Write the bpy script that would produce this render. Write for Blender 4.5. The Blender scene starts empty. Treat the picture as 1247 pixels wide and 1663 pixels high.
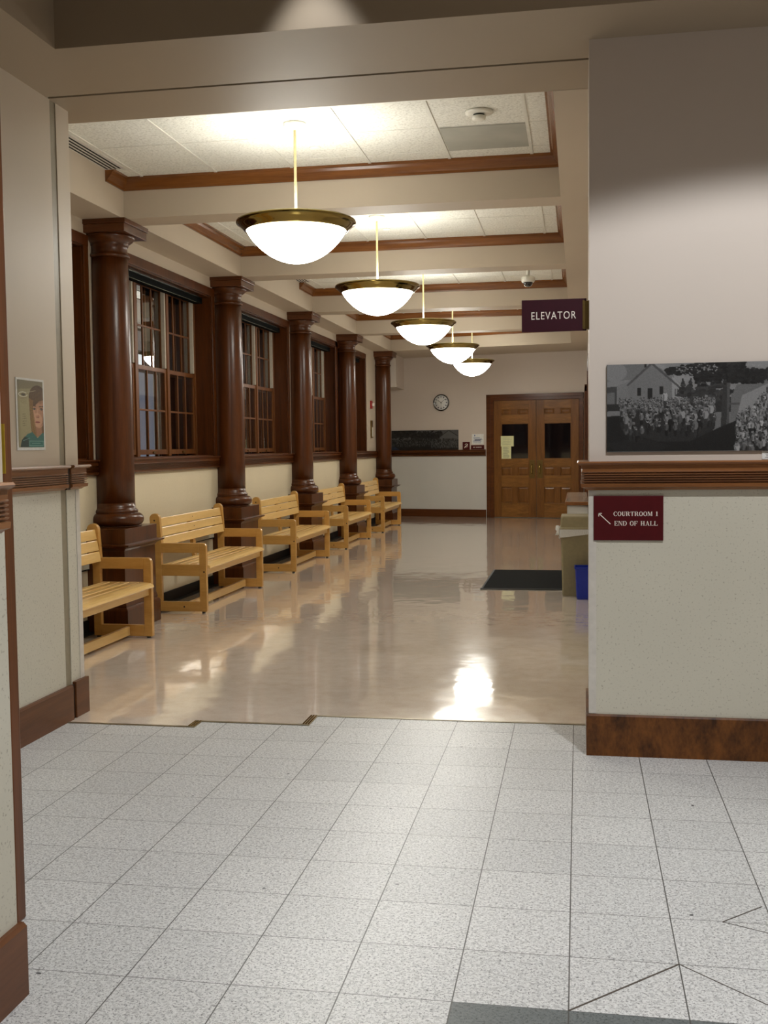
import bpy, bmesh, math, random
import numpy as np
from mathutils import Vector, Matrix
random.seed(7)
D = bpy.data
SC = bpy.context.scene
COL = SC.collection
PI = math.pi

# ------------------------------------------------------------------ materials
def s2l(c):
    return tuple((x/12.92 if x <= .04045 else ((x+.055)/1.055)**2.4) for x in c)
def hx(r, g, b): return s2l((r/255, g/255, b/255))

class NT:
    def __init__(s, name):
        s.m = D.materials.new(name); s.m.use_nodes = True
        s.n = s.m.node_tree.nodes; s.l = s.m.node_tree.links
        s.b = s.n['Principled BSDF']
    def add(s, t, **kw):
        n = s.n.new(t)
        for k, v in kw.items():
            if k.startswith('i_'): 
                key = k[2:]
                n.inputs[int(key) if key.isdigit() else key.replace('_', ' ')].default_value = v
            else: setattr(n, k, v)
        return n
    def link(s, a, b): s.l.new(a, b)
    def set(s, **kw):
        for k, v in kw.items(): s.b.inputs[k.replace('_', ' ')].default_value = v
    def coord(s, scale=(1, 1, 1), kind='Object', rot=(0, 0, 0)):
        tc = s.add('ShaderNodeTexCoord'); mp = s.add('ShaderNodeMapping')
        mp.inputs['Scale'].default_value = scale; mp.inputs['Rotation'].default_value = rot
        s.link(tc.outputs[kind], mp.inputs['Vector']); return mp.outputs['Vector']
    def noise(s, vec, scale, detail=3, rough=.5, dist=0):
        n = s.add('ShaderNodeTexNoise'); s.link(vec, n.inputs['Vector'])
        n.inputs['Scale'].default_value = scale; n.inputs['Detail'].default_value = detail
        n.inputs['Roughness'].default_value = rough; n.inputs['Distortion'].default_value = dist
        return n.outputs['Fac']
    def ramp(s, fac, stops, interp='LINEAR'):
        r = s.add('ShaderNodeValToRGB'); r.color_ramp.interpolation = interp
        e = r.color_ramp.elements
        while len(e) < len(stops): e.new(.5)
        for el, (p, c) in zip(e, stops):
            el.position = p; el.color = (*c, 1) if len(c) == 3 else c
        s.link(fac, r.inputs['Fac']); return r.outputs['Color']
    def mix(s, fac, a, b, mode='MIX'):
        m = s.add('ShaderNodeMix', data_type='RGBA', blend_type=mode)
        for sock, v in ((m.inputs[0], fac), (m.inputs[6], a), (m.inputs[7], b)):
            if hasattr(v, 'links'): s.link(v, sock)
            else: sock.default_value = v if not isinstance(v, tuple) else ((*v, 1) if len(v) == 3 else v)
        return m.outputs[2]
    def math(s, op, a, b=0, c=None):
        m = s.add('ShaderNodeMath', operation=op)
        for i, v in enumerate((a, b) if c is None else (a, b, c)):
            if hasattr(v, 'links'): s.link(v, m.inputs[i])
            else: m.inputs[i].default_value = v
        return m.outputs[0]
    def bump(s, h, strength=.3, dist=.002):
        b = s.add('ShaderNodeBump'); b.inputs['Strength'].default_value = strength
        b.inputs['Distance'].default_value = dist; s.link(h, b.inputs['Height'])
        s.link(b.outputs['Normal'], s.b.inputs['Normal'])
    def color(s, sock): s.link(sock, s.b.inputs['Base Color'])

def plain(name, c, rough=.5, metal=0, spec=None, noise_amt=.06, nscale=30, coat=0):
    t = NT(name); t.set(Roughness=rough, Metallic=metal)
    if spec is not None: t.b.inputs['Specular IOR Level'].default_value = spec
    if coat: t.b.inputs['Coat Weight'].default_value = coat
    f = t.noise(t.coord(), nscale)
    lo = tuple(x*(1-noise_amt) for x in c); hi = tuple(min(1, x*(1+noise_amt)) for x in c)
    t.color(t.ramp(f, [(.3, lo), (.7, hi)])); return t.m

def emis(name, c, s):
    t = NT(name); t.set(Roughness=.4); t.b.inputs['Base Color'].default_value = (.8, .8, .78, 1)
    t.b.inputs['Emission Color'].default_value = (*c, 1); t.b.inputs['Emission Strength'].default_value = s
    return t.m

def wood(name, dark, light, axis='Z', rough=.28, freq=14, stretch=.06, coat=.3, contrast=(.25, .75)):
    t = NT(name); t.set(Roughness=rough); t.b.inputs['Coat Weight'].default_value = coat; t.b.inputs['Specular IOR Level'].default_value = .27
    t.b.inputs['Coat Roughness'].default_value = .16
    sc = {'X': (stretch, 1, 1), 'Y': (1, stretch, 1), 'Z': (1, 1, stretch)}[axis]
    v = t.coord(sc)
    a = t.noise(v, freq, 5, .6, .6); b = t.noise(v, freq*9, 3, .6)
    mixed = t.math('ADD', t.math('MULTIPLY', a, .7), t.math('MULTIPLY', b, .3))
    t.color(t.ramp(mixed, [(contrast[0], dark), (contrast[1], light)]))
    t.bump(b, .08, .001); return t.m

def paint(name, c, rough=.55, bumpy=.12):
    t = NT(name); t.set(Roughness=rough); v = t.coord()
    f = t.noise(v, 1.3, 3); g = t.noise(v, 160, 2)
    t.color(t.ramp(f, [(.3, tuple(x*.965 for x in c)), (.7, c)])); t.bump(g, bumpy, .001); return t.m

def vinyl(name, c, spot, rough=.6):
    t = NT(name); t.set(Roughness=rough); v = t.coord()
    f = t.noise(v, 2.0, 2); g = t.noise(v, 95, 3, .6); h = t.noise(v, 210, 2)
    base = t.ramp(f, [(.3, tuple(x*.96 for x in c)), (.7, c)])
    m = t.ramp(g, [(.60, (0, 0, 0)), (.68, (1, 1, 1))])
    t.color(t.mix(m, base, spot)); t.bump(h, .1, .001); return t.m

M = {}
M['paint'] = paint('wall_paint', hx(206, 194, 182))
M['paint_beam'] = paint('beam_paint', hx(192, 178, 158))
M['paint_front_dimmed'] = paint('front_room_paint_dimmed', hx(166, 150, 128))  # front room paint darkened, so the ceiling's dimness is in its colour
M['paint_front'] = paint('front_room_paint', hx(202, 188, 168))
M['vinyl'] = vinyl('wainscot_vinyl', hx(212, 200, 172), hx(198, 184, 156))
M['vinyl_grey'] = vinyl('speckled_wall_covering', hx(200, 195, 178), hx(164, 158, 142))
M['vinyl_end'] = vinyl('end_wall_covering', hx(208, 206, 200), hx(198, 196, 190))
M['joint'] = plain('joint_cover', hx(140, 130, 108), .5)
M['joint_dark'] = plain('joint_gap', hx(70, 60, 50), .7)
M['cherry'] = wood('cherry_vertical', hx(46, 20, 5), hx(98, 52, 19), 'Z', .3, coat=.14)
M['cherry_light'] = wood('cherry_post', hx(64, 32, 12), hx(118, 68, 32), 'Z', .34, coat=.1)
M['cherry_y'] = wood('cherry_lengthwise', hx(60, 30, 12), hx(108, 62, 30), 'Y', .3, coat=.14)
M['cherry_x'] = wood('cherry_crosswise', hx(60, 30, 12), hx(108, 62, 30), 'X', .3, coat=.14)
M['crown'] = wood('crown_wood', hx(84, 46, 17), hx(138, 86, 40), 'X', .25)
M['crown_y'] = wood('crown_wood_lengthwise', hx(84, 46, 17), hx(138, 86, 40), 'Y', .25)
M['rail_x'] = wood('rail_wood', hx(94, 56, 28), hx(152, 100, 58), 'X', .3, coat=.15)
M['rail_y'] = wood('rail_wood_lengthwise', hx(98, 60, 32), hx(156, 106, 66), 'Y', .32, coat=.15)
M['base_x'] = wood('base_wood_figured', hx(40, 20, 6), hx(126, 76, 30), 'Z', .4, 8, .5, .06, (.32, .7))
M['base_y'] = wood('base_wood', hx(74, 42, 20), hx(112, 68, 36), 'Y', .38, coat=.1)
M['oak'] = wood('oak_door', hx(88, 54, 20), hx(140, 92, 42), 'Z', .38, 18, .12, .1)
M['oak_x'] = wood('oak_door_rail', hx(92, 56, 20), hx(156, 108, 52), 'X', .38, 18, .2, .1)
M['pine'] = wood('bench_wood', hx(206, 166, 98), hx(238, 202, 134), 'Y', .3, 10, .08, .35)
M['pine2'] = wood('bench_wood_darker', hx(184, 142, 78), hx(220, 180, 110), 'Y', .3, 10, .08, .35)
M['pine_z'] = wood('bench_frame_wood', hx(172, 126, 64), hx(206, 160, 90), 'X', .32, 10, .2, .3)
M['sash'] = wood('sash_wood', hx(80, 44, 16), hx(126, 76, 34), 'Z', .45, coat=.05)
M['brass'] = plain('polished_brass', hx(190, 165, 95), .12, 1, nscale=3)
M['brass_rim'] = plain('dark_polished_brass', hx(140, 122, 70), .1, 1, nscale=3)
M['brass_dull'] = plain('aged_brass', hx(120, 100, 60), .35, 1)
M['rod'] = plain('pale_brass_rod', hx(225, 212, 160), .3, .35)
M['white'] = plain('white_plastic', hx(228, 226, 215), .4)
M['cam_black'] = plain('dark_dome', hx(14, 14, 16), .08, coat=1)
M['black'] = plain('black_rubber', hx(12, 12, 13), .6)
M['screw'] = plain('screw_plug', hx(44, 24, 8), .5)
M['maroon'] = plain('maroon_plastic', hx(74, 7, 13), .4, spec=.3)
M['maroon_dark'] = plain('dark_maroon_plastic', hx(50, 5, 20), .4, spec=.3)
M['letter'] = plain('sign_lettering', hx(232, 222, 210), .5)
M['bin'] = plain('olive_bin_plastic', hx(128, 118, 88), .5)
M['blue'] = plain('blue_bin_plastic', hx(10, 40, 150), .35)
M['metal'] = plain('metal_strip', hx(150, 138, 112), .35, .8)
M['grey_metal'] = plain('dull_metal', hx(210, 208, 192), .35, 0)
M['paper'] = plain('white_paper', hx(226, 226, 222), .7)
M['paper_yellow'] = plain('pale_yellow_paper', hx(222, 222, 170), .7)
M['yellow'] = plain('yellow_notice_paper', hx(196, 160, 40), .6)
M['ink'] = plain('print_ink', hx(60, 62, 80), .7)
M['ink_blue'] = plain('blue_print_ink', hx(60, 80, 140), .7)
M['red'] = plain('red_plastic', hx(150, 20, 20), .4)
M['liner_grey'] = plain('jamb_liner', hx(196, 188, 172), .5)
M['blind'] = plain('dark_blind', hx(9, 12, 11), .8, spec=.08)
M['blind_edge'] = plain('blind_edge_metal', hx(110, 120, 112), .25, .8)
M['diffuser'] = plain('diffuser_metal', hx(205, 200, 192), .45)
M['slot'] = plain('diffuser_slot', hx(8, 8, 8), .8)
M['tbar'] = plain('ceiling_grid_bar', hx(218, 216, 206), .45)
M['grey_panel'] = plain('grey_return_panel', hx(168, 168, 158), .6, noise_amt=.12, nscale=3)
M['clear'] = plain('corner_guard', hx(200, 194, 184), .3)
M['counter'] = plain('ledge_top', hx(176, 158, 140), .2, coat=.4)
M['dark_ext'] = plain('night_facade', hx(40, 34, 34), .9)

t = NT('ceiling_tile'); t.set(Roughness=.85); v = t.coord()
g = t.noise(v, 60, 6, .72); g2 = t.noise(v, 22, 3, .6)
t.color(t.ramp(g, [(.36, hx(196, 194, 182)), (.5, hx(226, 225, 215)), (.7, hx(236, 235, 226))]))
t.bump(t.math('ADD', g, g2), .55, .006); M['tile_ceil'] = t.m

def trash_liner():
    t = NT('clear_bin_liner'); t.set(Roughness=.18); t.b.inputs['Base Color'].default_value = (.85, .85, .82, 1)
    t.b.inputs['Transmission Weight'].default_value = .45; t.b.inputs['IOR'].default_value = 1.2
    t.bump(t.noise(t.coord(), 35, 4, .7), .8, .01); return t.m
M['liner'] = trash_liner()
def glass():
    t = NT('window_glass'); t.set(Roughness=.01); t.b.inputs['Base Color'].default_value = (.95, .97, .97, 1)
    t.b.inputs['Transmission Weight'].default_value = 1; t.b.inputs['IOR'].default_value = 1.45; return t.m
M['glass'] = glass()
M['glass_dark'] = plain('dark_door_glass', hx(14, 13, 18), .08, coat=.6)

# polished corridor floor: 12 inch vinyl tiles under thick wax
t = NT('waxed_corridor_floor'); t.set(Roughness=.11); t.b.inputs['Coat Weight'].default_value = .9
t.b.inputs['Coat Roughness'].default_value = .05; t.b.inputs['Coat IOR'].default_value = 1.9
v = t.coord(); a = t.noise(v, 9, 5, .65); b = t.noise(v, 120, 3, .7); cc = t.noise(v, 1.1, 2)
mx = t.math('ADD', t.math('MULTIPLY', a, .45), t.math('ADD', t.math('MULTIPLY', b, .4), t.math('MULTIPLY', cc, .15)))
t.color(t.ramp(mx, [(.32, hx(208, 192, 174)), (.5, hx(226, 212, 196)), (.68, hx(235, 223, 208))]))
wv = t.coord((1.0, .8, 1)); w1 = t.noise(wv, 3.2, 2, .5)
bp = t.add('ShaderNodeBump'); bp.inputs['Strength'].default_value = .22; bp.inputs['Distance'].default_value = .012
t.link(w1, bp.inputs['Height']); t.link(bp.outputs['Normal'], t.b.inputs['Normal']); t.link(bp.outputs['Normal'], t.b.inputs['Coat Normal'])
M['vct'] = t.m

# granite tiles, grout at fixed module
GX, GY, TS = -.0264, 2.7937, .3048
def granite(name, white, mid, dark, grout):
    t = NT(name); t.set(Roughness=.36); t.b.inputs['Specular IOR Level'].default_value = .45
    v = t.coord(); sep = t.add('ShaderNodeSeparateXYZ'); t.link(v, sep.inputs[0])
    ux = t.math('DIVIDE', t.math('SUBTRACT', sep.outputs[0], GX), TS)
    uy = t.math('DIVIDE', t.math('SUBTRACT', sep.outputs[1], GY), TS)
    dx = t.math('ABSOLUTE', t.math('SUBTRACT', t.math('FRACT', t.math('ADD', ux, .5)), .5))
    dy = t.math('ABSOLUTE', t.math('SUBTRACT', t.math('FRACT', t.math('ADD', uy, .5)), .5))
    gx = t.math('LESS_THAN', dx, .0062); gy = t.math('LESS_THAN', dy, .0048)
    g = t.math('MAXIMUM', gx, gy)
    cell = t.add('ShaderNodeCombineXYZ')
    t.link(t.math('FLOOR', ux), cell.inputs[0]); t.link(t.math('FLOOR', uy), cell.inputs[1])
    wn = t.add('ShaderNodeTexWhiteNoise', noise_dimensions='3D'); t.link(cell.outputs[0], wn.inputs['Vector'])
    n1 = t.noise(v, 120, 4, .75); n2 = t.noise(v, 60, 3, .6); n3 = t.noise(v, 125, 2, .6); n4 = t.noise(v, 19, 1)
    base = t.ramp(n1, [(.38, tuple(x*.75 for x in mid)), (.5, white), (.7, tuple(min(1, x*1.08) for x in white))])
    m2 = t.ramp(n2, [(.56, (0, 0, 0)), (.63, (1, 1, 1))])
    base = t.mix(t.math('MULTIPLY', m2, .55), base, mid)
    m3 = t.ramp(n3, [(.61, (0, 0, 0)), (.65, (1, 1, 1))])
    base = t.mix(t.math('MULTIPLY', m3, .8), base, dark)
    m4 = t.ramp(n4, [(.80, (0, 0, 0)), (.81, (1, 1, 1))])
    base = t.mix(m4, base, dark)
    tint = t.ramp(wn.outputs['Value'], [(0, (.90, .90, .895)), (1, (1.0, .995, .985))])
    base = t.mix(1.0, base, tint, 'MULTIPLY')
    t.color(t.mix(g, base, grout))
    h = t.math('SUBTRACT', 1, g); t.bump(h, .4, .002)
    return t.m
M['granite'] = granite('speckled_granite_tile', hx(208, 208, 206), hx(150, 150, 150), hx(66, 66, 68), hx(82, 80, 78))
M['granite_dark'] = granite('dark_granite_tile', hx(104, 110, 110), hx(80, 86, 86), hx(40, 44, 44), hx(70, 68, 66))

t = NT('printed_picture'); t.set(Roughness=.35)
at = t.add('ShaderNodeAttribute', attribute_name='Col'); t.color(at.outputs['Color']); M['print'] = t.m
t = NT('door_mat_pile'); t.set(Roughness=.95); t.b.inputs['Specular IOR Level'].default_value = .15
n = t.noise(t.coord(), 300, 2); t.color(t.ramp(n, [(.3, hx(5, 6, 6)), (.7, hx(22, 24, 24))])); t.bump(n, .8, .004); M['mat'] = t.m
M['bowl'] = emis('lit_opal_glass', (1.0, .98, .90), 27.0)
M['bowl_inner'] = emis('lit_lamp_interior', (1.0, .985, .92), 16.0)
M['lamp_disc'] = emis('lit_downlight', (.95, .97, 1.0), 12.0)

# ------------------------------------------------------------------ mesh helper
class MB:
    def __init__(s): s.bm = bmesh.new(); s.mats = []
    def mi(s, m):
        if m is None: return 0
        if m not in s.mats: s.mats.append(m)
        return s.mats.index(m)
    def _set(s, faces, m):
        if m is not None:
            i = s.mi(m)
            for f in faces: f.material_index = i
    def box(s, x0, x1, y0, y1, z0, z1, m=None, rot=None, piv=None):
        vs = [s.bm.verts.new((x, y, z)) for x in (x0, x1) for y in (y0, y1) for z in (z0, z1)]
        f = [(0, 1, 3, 2), (4, 6, 7, 5), (0, 4, 5, 1), (2, 3, 7, 6), (0, 2, 6, 4), (1, 5, 7, 3)]
        fs = [s.bm.faces.new([vs[i] for i in q]) for q in f]; s._set(fs, m)
        if rot is not None: bmesh.ops.rotate(s.bm, verts=vs, cent=piv or (0, 0, 0), matrix=rot)
        return s
    def prism(s, pts, axis, a, b, m=None, smooth=False):
        """pts 2D polygon; axis 'X': pts=(y,z); 'Y': pts=(x,z); 'Z': pts=(x,y)"""
        def P(p, t): return {'X': (t, p[0], p[1]), 'Y': (p[0], t, p[1]), 'Z': (p[0], p[1], t)}[axis]
        A = [s.bm.verts.new(P(p, a)) for p in pts]; B = [s.bm.verts.new(P(p, b)) for p in pts]
        fs = [s.bm.faces.new(A), s.bm.faces.new(B[::-1])]
        n = len(pts)
        for i in range(n):
            j = (i+1) % n; q = s.bm.faces.new((A[i], B[i], B[j], A[j])); q.smooth = smooth; fs.append(q)
        s._set(fs, m); return s
    def loft(s, loops, m=None, closed=True, smooth=False, caps=True):
        R = [[s.bm.verts.new(p) for p in L] for L in loops]; fs = []
        for A, B in zip(R[:-1], R[1:]):
            n = len(A)
            for i in range(n if closed else n-1):
                j = (i+1) % n; q = s.bm.faces.new((A[i], A[j], B[j], B[i])); q.smooth = smooth; fs.append(q)
        if caps and closed: fs += [s.bm.faces.new(R[0][::-1]), s.bm.faces.new(R[-1])]
        s._set(fs, m); return s
    def lathe(s, prof, cx=0, cy=0, n=48, m=None, a0=0, a1=2*PI, smooth=True, caps=True):
        full = abs(a1-a0-2*PI) < 1e-6; k = n if full else n+1; rings = []
        for r, z in prof:
            if r < 1e-6: rings.append([s.bm.verts.new((cx, cy, z))]); continue
            rings.append([s.bm.verts.new((cx+r*math.cos(a0+(a1-a0)*i/n), cy+r*math.sin(a0+(a1-a0)*i/n), z)) for i in range(k)])
        fs = []
        for A, B in zip(rings[:-1], rings[1:]):
            for i in range(n):
                j = (i+1) % k
                if len(A) == 1 and len(B) == 1: continue
                if len(A) == 1: q = s.bm.faces.new((A[0], B[j], B[i]))
                elif len(B) == 1: q = s.bm.faces.new((A[i], A[j], B[0]))
                else: q = s.bm.faces.new((A[i], A[j], B[j], B[i]))
                q.smooth = smooth; fs.append(q)
        if caps and full:
            for R in (rings[0], rings[-1]):
                if len(R) > 1: fs.append(s.bm.faces.new(R))
        s._set(fs, m); return s
    def tube(s, pts, r, n=10, m=None, caps=True):
        pts = [Vector(p) for p in pts]; L = []
        for i, p in enumerate(pts):
            d = (pts[min(i+1, len(pts)-1)]-pts[max(i-1, 0)]).normalized()
            up = Vector((0, 0, 1)) if abs(d.z) < .9 else Vector((1, 0, 0))
            a = d.cross(up).normalized(); b = d.cross(a)
            L.append([p+a*r*math.cos(2*PI*k/n)+b*r*math.sin(2*PI*k/n) for k in range(n)])
        return s.loft(L, m, smooth=True, caps=caps)
    def disc(s, c, r, axis, th, n=24, m=None):
        pts = [(r*math.cos(2*PI*i/n), r*math.sin(2*PI*i/n)) for i in range(n)]
        cx, cy, cz = c
        if axis == 'X': s.prism([(cy+a, cz+b) for a, b in pts], 'X', cx, cx+th, m)
        if axis == 'Y': s.prism([(cx+a, cz+b) for a, b in pts], 'Y', cy, cy+th, m)
        if axis == 'Z': s.prism([(cx+a, cy+b) for a, b in pts], 'Z', cz, cz+th, m)
        return s
    def build(s, name, mat, parent=None, bevel=0, loc=None, seg=2):
        bmesh.ops.recalc_face_normals(s.bm, faces=s.bm.faces)
        me = D.meshes.new(name); s.bm.to_mesh(me); s.bm.free()
        if mat is not None and not s.mats: me.materials.append(mat)
        for x in s.mats: me.materials.append(x)
        o = D.objects.new(name, me); COL.objects.link(o)
        if parent: o.parent = parent
        if loc: o.location = loc
        if bevel:
            b = o.modifiers.new('Bevel', 'BEVEL'); b.width = bevel; b.segments = seg; b.limit_method = 'ANGLE'; b.angle_limit = math.radians(40)
        return o

def tag(o, label=None, cat=None, group=None, kind=None):
    if label: o['label'] = label
    if cat: o['category'] = cat
    if group: o['group'] = group
    if kind: o['kind'] = kind
    return o
def empty(name, loc=(0, 0, 0), rz=0):
    o = D.objects.new(name, None); COL.objects.link(o); o.location = loc; o.rotation_euler = (0, 0, rz); o.empty_display_size = .1
    return o
def thing(name, label, cat, loc=(0, 0, 0), rz=0, group=None):
    return tag(empty(name, loc, rz), label, cat, group)
def copy_tree(o, parent=None):
    c = o.copy(); COL.objects.link(c)
    if parent: c.parent = parent
    for ch in [x for x in D.objects if x.parent == o]: copy_tree(ch, c)
    return c
def st(o): o['kind'] = 'structure'; return o
def text_mesh(name, body, size, mat, parent, loc, rot, sx=1, ext=.0008, off=0, align='CENTER', space=1):
    cu = D.curves.new(name+'_curve', 'FONT'); cu.body = body; cu.size = size; cu.align_x = align; cu.align_y = 'CENTER'
    cu.extrude = ext; cu.offset = off; cu.space_character = space
    tmp = D.objects.new(name+'_tmp', cu); COL.objects.link(tmp)
    bpy.context.view_layer.update()
    dg = bpy.context.evaluated_depsgraph_get()
    me = D.meshes.new_from_object(tmp.evaluated_get(dg)); me.name = name
    D.objects.remove(tmp); D.curves.remove(cu)
    me.materials.clear(); me.materials.append(mat)
    me.transform(Matrix.Diagonal((sx, 1, 1, 1)))
    o = D.objects.new(name, me); COL.objects.link(o); o.parent = parent; o.location = loc; o.rotation_euler = rot
    return o

# ------------------------------------------------------------------ dimensions
ZB = 3.31       # underside of beams and front soffit
ZC = 3.62        # acoustic ceiling
XL, XW, XR, XRW = -3.572, -3.90, -.128, .17
BAYS = [(5.89, 8.36), (8.66, 11.45), (11.77, 14.66), (15.0, 17.66), (17.97, 21.0)]
WIN_R = [8.356, 11.459, 14.568, 17.61, 20.05]
COLY = [8.54, 11.61, 14.77, 17.84, 21.15]
END_A = math.atan(.2063)                   # the end wall stands a little askew
def endy(x): return 22.01-.2063*x
JX = -2.735       # left jamb face
RY = 5.19        # right front wall face
RZ0, RZ1 = 1.255, 1.388

# ------------------------------------------------------------------ floors
b = MB(); 
tile_edge = [(-2.9, 5.432), (-2.018, 5.432), (-2.018, 5.55), (-1.425, 5.55), (-1.425, 5.745), (.3, 5.745)]
b.prism([(-6, -3), (-6, 5.432)]+tile_edge+[(3.6, 5.745), (3.6, -3)][0:2], 'Z', -.1, 0)
st(b.build('floor', M['granite']))
b = MB(); b.prism([(-6, 5.432)]+tile_edge+[(3.6, 5.745), (3.6, 26), (-6, 26)], 'Z', -.1, -.0005)
st(b.build('floor', M['vct']))
b = MB(); b.box(GX-TS, 2.4, -.6, GY, -.05, .0006); st(b.build('floor', M['granite_dark']))
# diagonal joints in the granite
b = MB()
def strip(p, q, w=.0028, z=.0009):
    p, q = Vector((*p, 0)), Vector((*q, 0)); d = (q-p).normalized(); n = Vector((-d.y, d.x, 0))*w
    b.prism([tuple((p+n)[:2]), tuple((q+n)[:2]), tuple((q-n)[:2]), tuple((p-n)[:2])], 'Z', -.01, z)
strip((GX, GY), (GX+TS, GY+TS)); strip((GX+TS, GY+TS), (.484, 2.904), .0015); strip((.484, 2.904), (.9, 2.70), .0015)
strip((.434, 3.40), (.571, 3.534), .002); strip((.434, 3.40), (.75, 3.25), .0013)
st(b.build('trim_9', M['joint_dark']))
# metal threshold following the tile edge
b = MB(); w = .011
for (x0, y0), (x1, y1) in zip(tile_edge[:-1], tile_edge[1:]):
    if x1 > .05: x1 = .05
    if x0 == x1: b.box(x0-.022, x0+.022, y0-w, y1+w, -.01, .004)
    else: b.box(x0 if x0 > -2.75 else -2.75, x1, y0-w, y0+w, -.01, .003)
st(b.build('trim_8', M['metal']))
b = MB()
for x, y0, y1 in ((-2.018, 5.436, 5.546), (-1.425, 5.554, 5.74)):
    for dx in (-.014, .0, .014): b.box(x+dx-.004, x+dx+.004, y0, y1, .002, .007)
st(b.build('trim_8', M['brass']))

# ------------------------------------------------------------------ front room shell
b = MB(); b.box(XRW-.12, 3.6, RY, 5.75, RZ0, 4.2); o = b.build('wall_right', M['paint'])  # upper
st(o)
b = MB(); b.box(.05, 3.6, RY, 5.75, 0, RZ0); st(b.build('wall_right', M['vinyl_grey']))
# left wall (upper / lower), with the expansion joint
b = MB(); b.box(JX-.3, JX, -3, 5.465, RZ0, 4.2); b.box(XW-.4, JX, 5.532, 5.68, RZ0, 4.2); b.box(XW-.4, JX-.03, 5.2, 5.6, RZ0, 4.2); st(b.build('wall_left', M['paint_front']))
b = MB(); b.box(JX-.3, JX, -3, 5.465, 0, RZ0); b.box(XW-.4, JX, 5.532, 5.68, 0, RZ0); b.box(XW-.4, JX-.03, 5.2, 5.6, 0, RZ0); st(b.build('wall_left', M['vinyl_grey']))
b = MB(); b.box(JX-.035, JX-.004, 5.46, 5.54, 0, ZB); st(b.build('trim_7', M['joint']))
# near wall end on the far left of the frame, with opening behind
b = MB(); b.box(-1.70, -1.487, -1.2, 2.648, RZ0, 3.4); st(b.build('wall_near', M['paint_front']))
b = MB(); b.box(-1.70, -1.487, -1.2, 2.648, 0, RZ0); st(b.build('wall_near', M['vinyl_grey']))
# walls out of view that close the front room
b = MB(); b.box(-6, 3.6, -3.1, -3, 0, 4.2); st(b.build('wall_back', M['paint']))
b = MB(); b.box(3.0, 3.1, -3, 5.3, 0, 4.2); st(b.build('wall_side', M['paint']))
# front ceiling with the raised recess
RX0, RX1, RYA, RYB = -2.367, 2.3, 1.6, 4.80
b = MB()
b.box(-6, RX0, -3, 5.43, ZB, 4.3); b.box(RX1, 3.6, -3, 5.43, ZB, 4.3)
b.box(RX0, RX1, -3, RYA, ZB, 4.3); b.box(RX0, RX1, RYB, 5.43, ZB, 4.3); b.box(RX0, RX1, RYA, RYB, 3.98, 4.3)
st(b.build('ceiling', M['paint_front_dimmed']))
b = MB(); b.box(-6, 3.0, 5.42, 5.465, ZB+.012, 4.0); st(b.build('trim_7', M['joint_dark']))
b = MB(); b.box(-6, 3.6, 5.455, 5.89, ZB, 4.2); st(b.build('ceiling', M['paint_front_dimmed']))
b = MB(); b.box(XL, XR, 6.845, 6.872, ZC-.009, ZC+.004); st(b.build('trim_6', M['tbar']))

# ------------------------------------------------------------------ corridor shell
b = MB()
x0, x1 = -6, 3.6
b.box(XL-.02, XR+.02, 5.8, 21.6, ZC, ZC+.1); st(b.build('ceiling', M['tile_ceil']))
for i, (y0, y1) in enumerate(zip([q[1] for q in BAYS], [q[0] for q in BAYS[1:]]+[None])):
    b = MB()
    if y1: b.box(XL, XR, y0, y1, ZB, 3.9)
    else:   # last beam runs askew, parallel to the end wall, and carries on as soffit
        f = lambda x: 20.98-.2063*(x-XL)
        b.prism([(XL, f(XL)), (XR, f(XR)), (XR, 23.2), (XL, 23.2)], 'Z', ZB, 3.9)
    st(b.build('ceiling', M['paint_beam']))
b = MB(); b.box(XW-.3, XL, 5.7, 23.2, ZB, 3.9); st(b.build('ceiling', M['paint_beam']))
b = MB(); b.box(XR, 1.5, 5.885, 23.2, ZB, 3.9); st(b.build('ceiling', M['paint_beam']))
b = MB(); b.box(XW-.1, -3.60, 21.75, 23.2, 2.66, ZB); st(b.build('ceiling', M['paint']))
# acoustic grid bars
b = MB()
for k in range(-1, 6):
    x = -2.775+.6096*k
    if XL < x < XR: b.box(x-.011, x+.011, 5.86, 21.2, ZC-.006, ZC+.004)
for (y0, y1) in BAYS:
    y = y0 + ((6.88-y0) % .6)
    while y < y1:
        b.box(XL, XR, y-.0035, y+.0035, ZC-.003, ZC+.004); y += .6
st(b.build('trim_6', M['tbar']))
# crown mouldings, one loop per coffer
CZ = 3.525
def crown_prof(): return [(0, CZ), (.012, CZ), (.016, CZ+.018), (.028, CZ+.03), (.05, CZ+.055), (.06, CZ+.075), (.072, CZ+.08), (.072, ZC), (0, ZC)]
slots = {0: 8.02, 2: 13.95}
for i, (y0, y1) in enumerate(BAYS):
    P = crown_prof(); b = MB()
    ysl = slots.get(i, y0)
    if i < 4:
        # far side (mitred)
        b.loft([[(XL+p, y1-p, z) for p, z in P], [(XR-p, y1-p, z) for p, z in P]], M['crown'])
        b.loft([[(XR-p, y0+p, z) for p, z in P], [(XR-p, y1-p, z) for p, z in P]], M['crown_y'])
        b.loft([[(XL+p, (y0+p if ysl == y0 else ysl), z) for p, z in P], [(XL+p, y1-p, z) for p, z in P]], M['crown_y'])
        b.loft([[(XL+p, y0+p, z) for p, z in P], [(XR-p, y0+p, z) for p, z in P]], M['crown']) if i else None
    else:
        f = lambda x: 20.98-.2063*(x-XL)
        b.loft([[(XL+p, f(XL+p)-p, z) for p, z in P], [(XR-p, f(XR-p)-p, z) for p, z in P]], M['crown'])
        b.loft([[(XR-p, y0+p, z) for p, z in P], [(XR-p, f(XR-p)-p, z) for p, z in P]], M['crown_y'])
        b.loft([[(XL+p, y0+p, z) for p, z in P], [(XL+p, f(XL+p)-p, z) for p, z in P]], M['crown_y'])
    st(b.build('trim_5', None))

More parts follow.
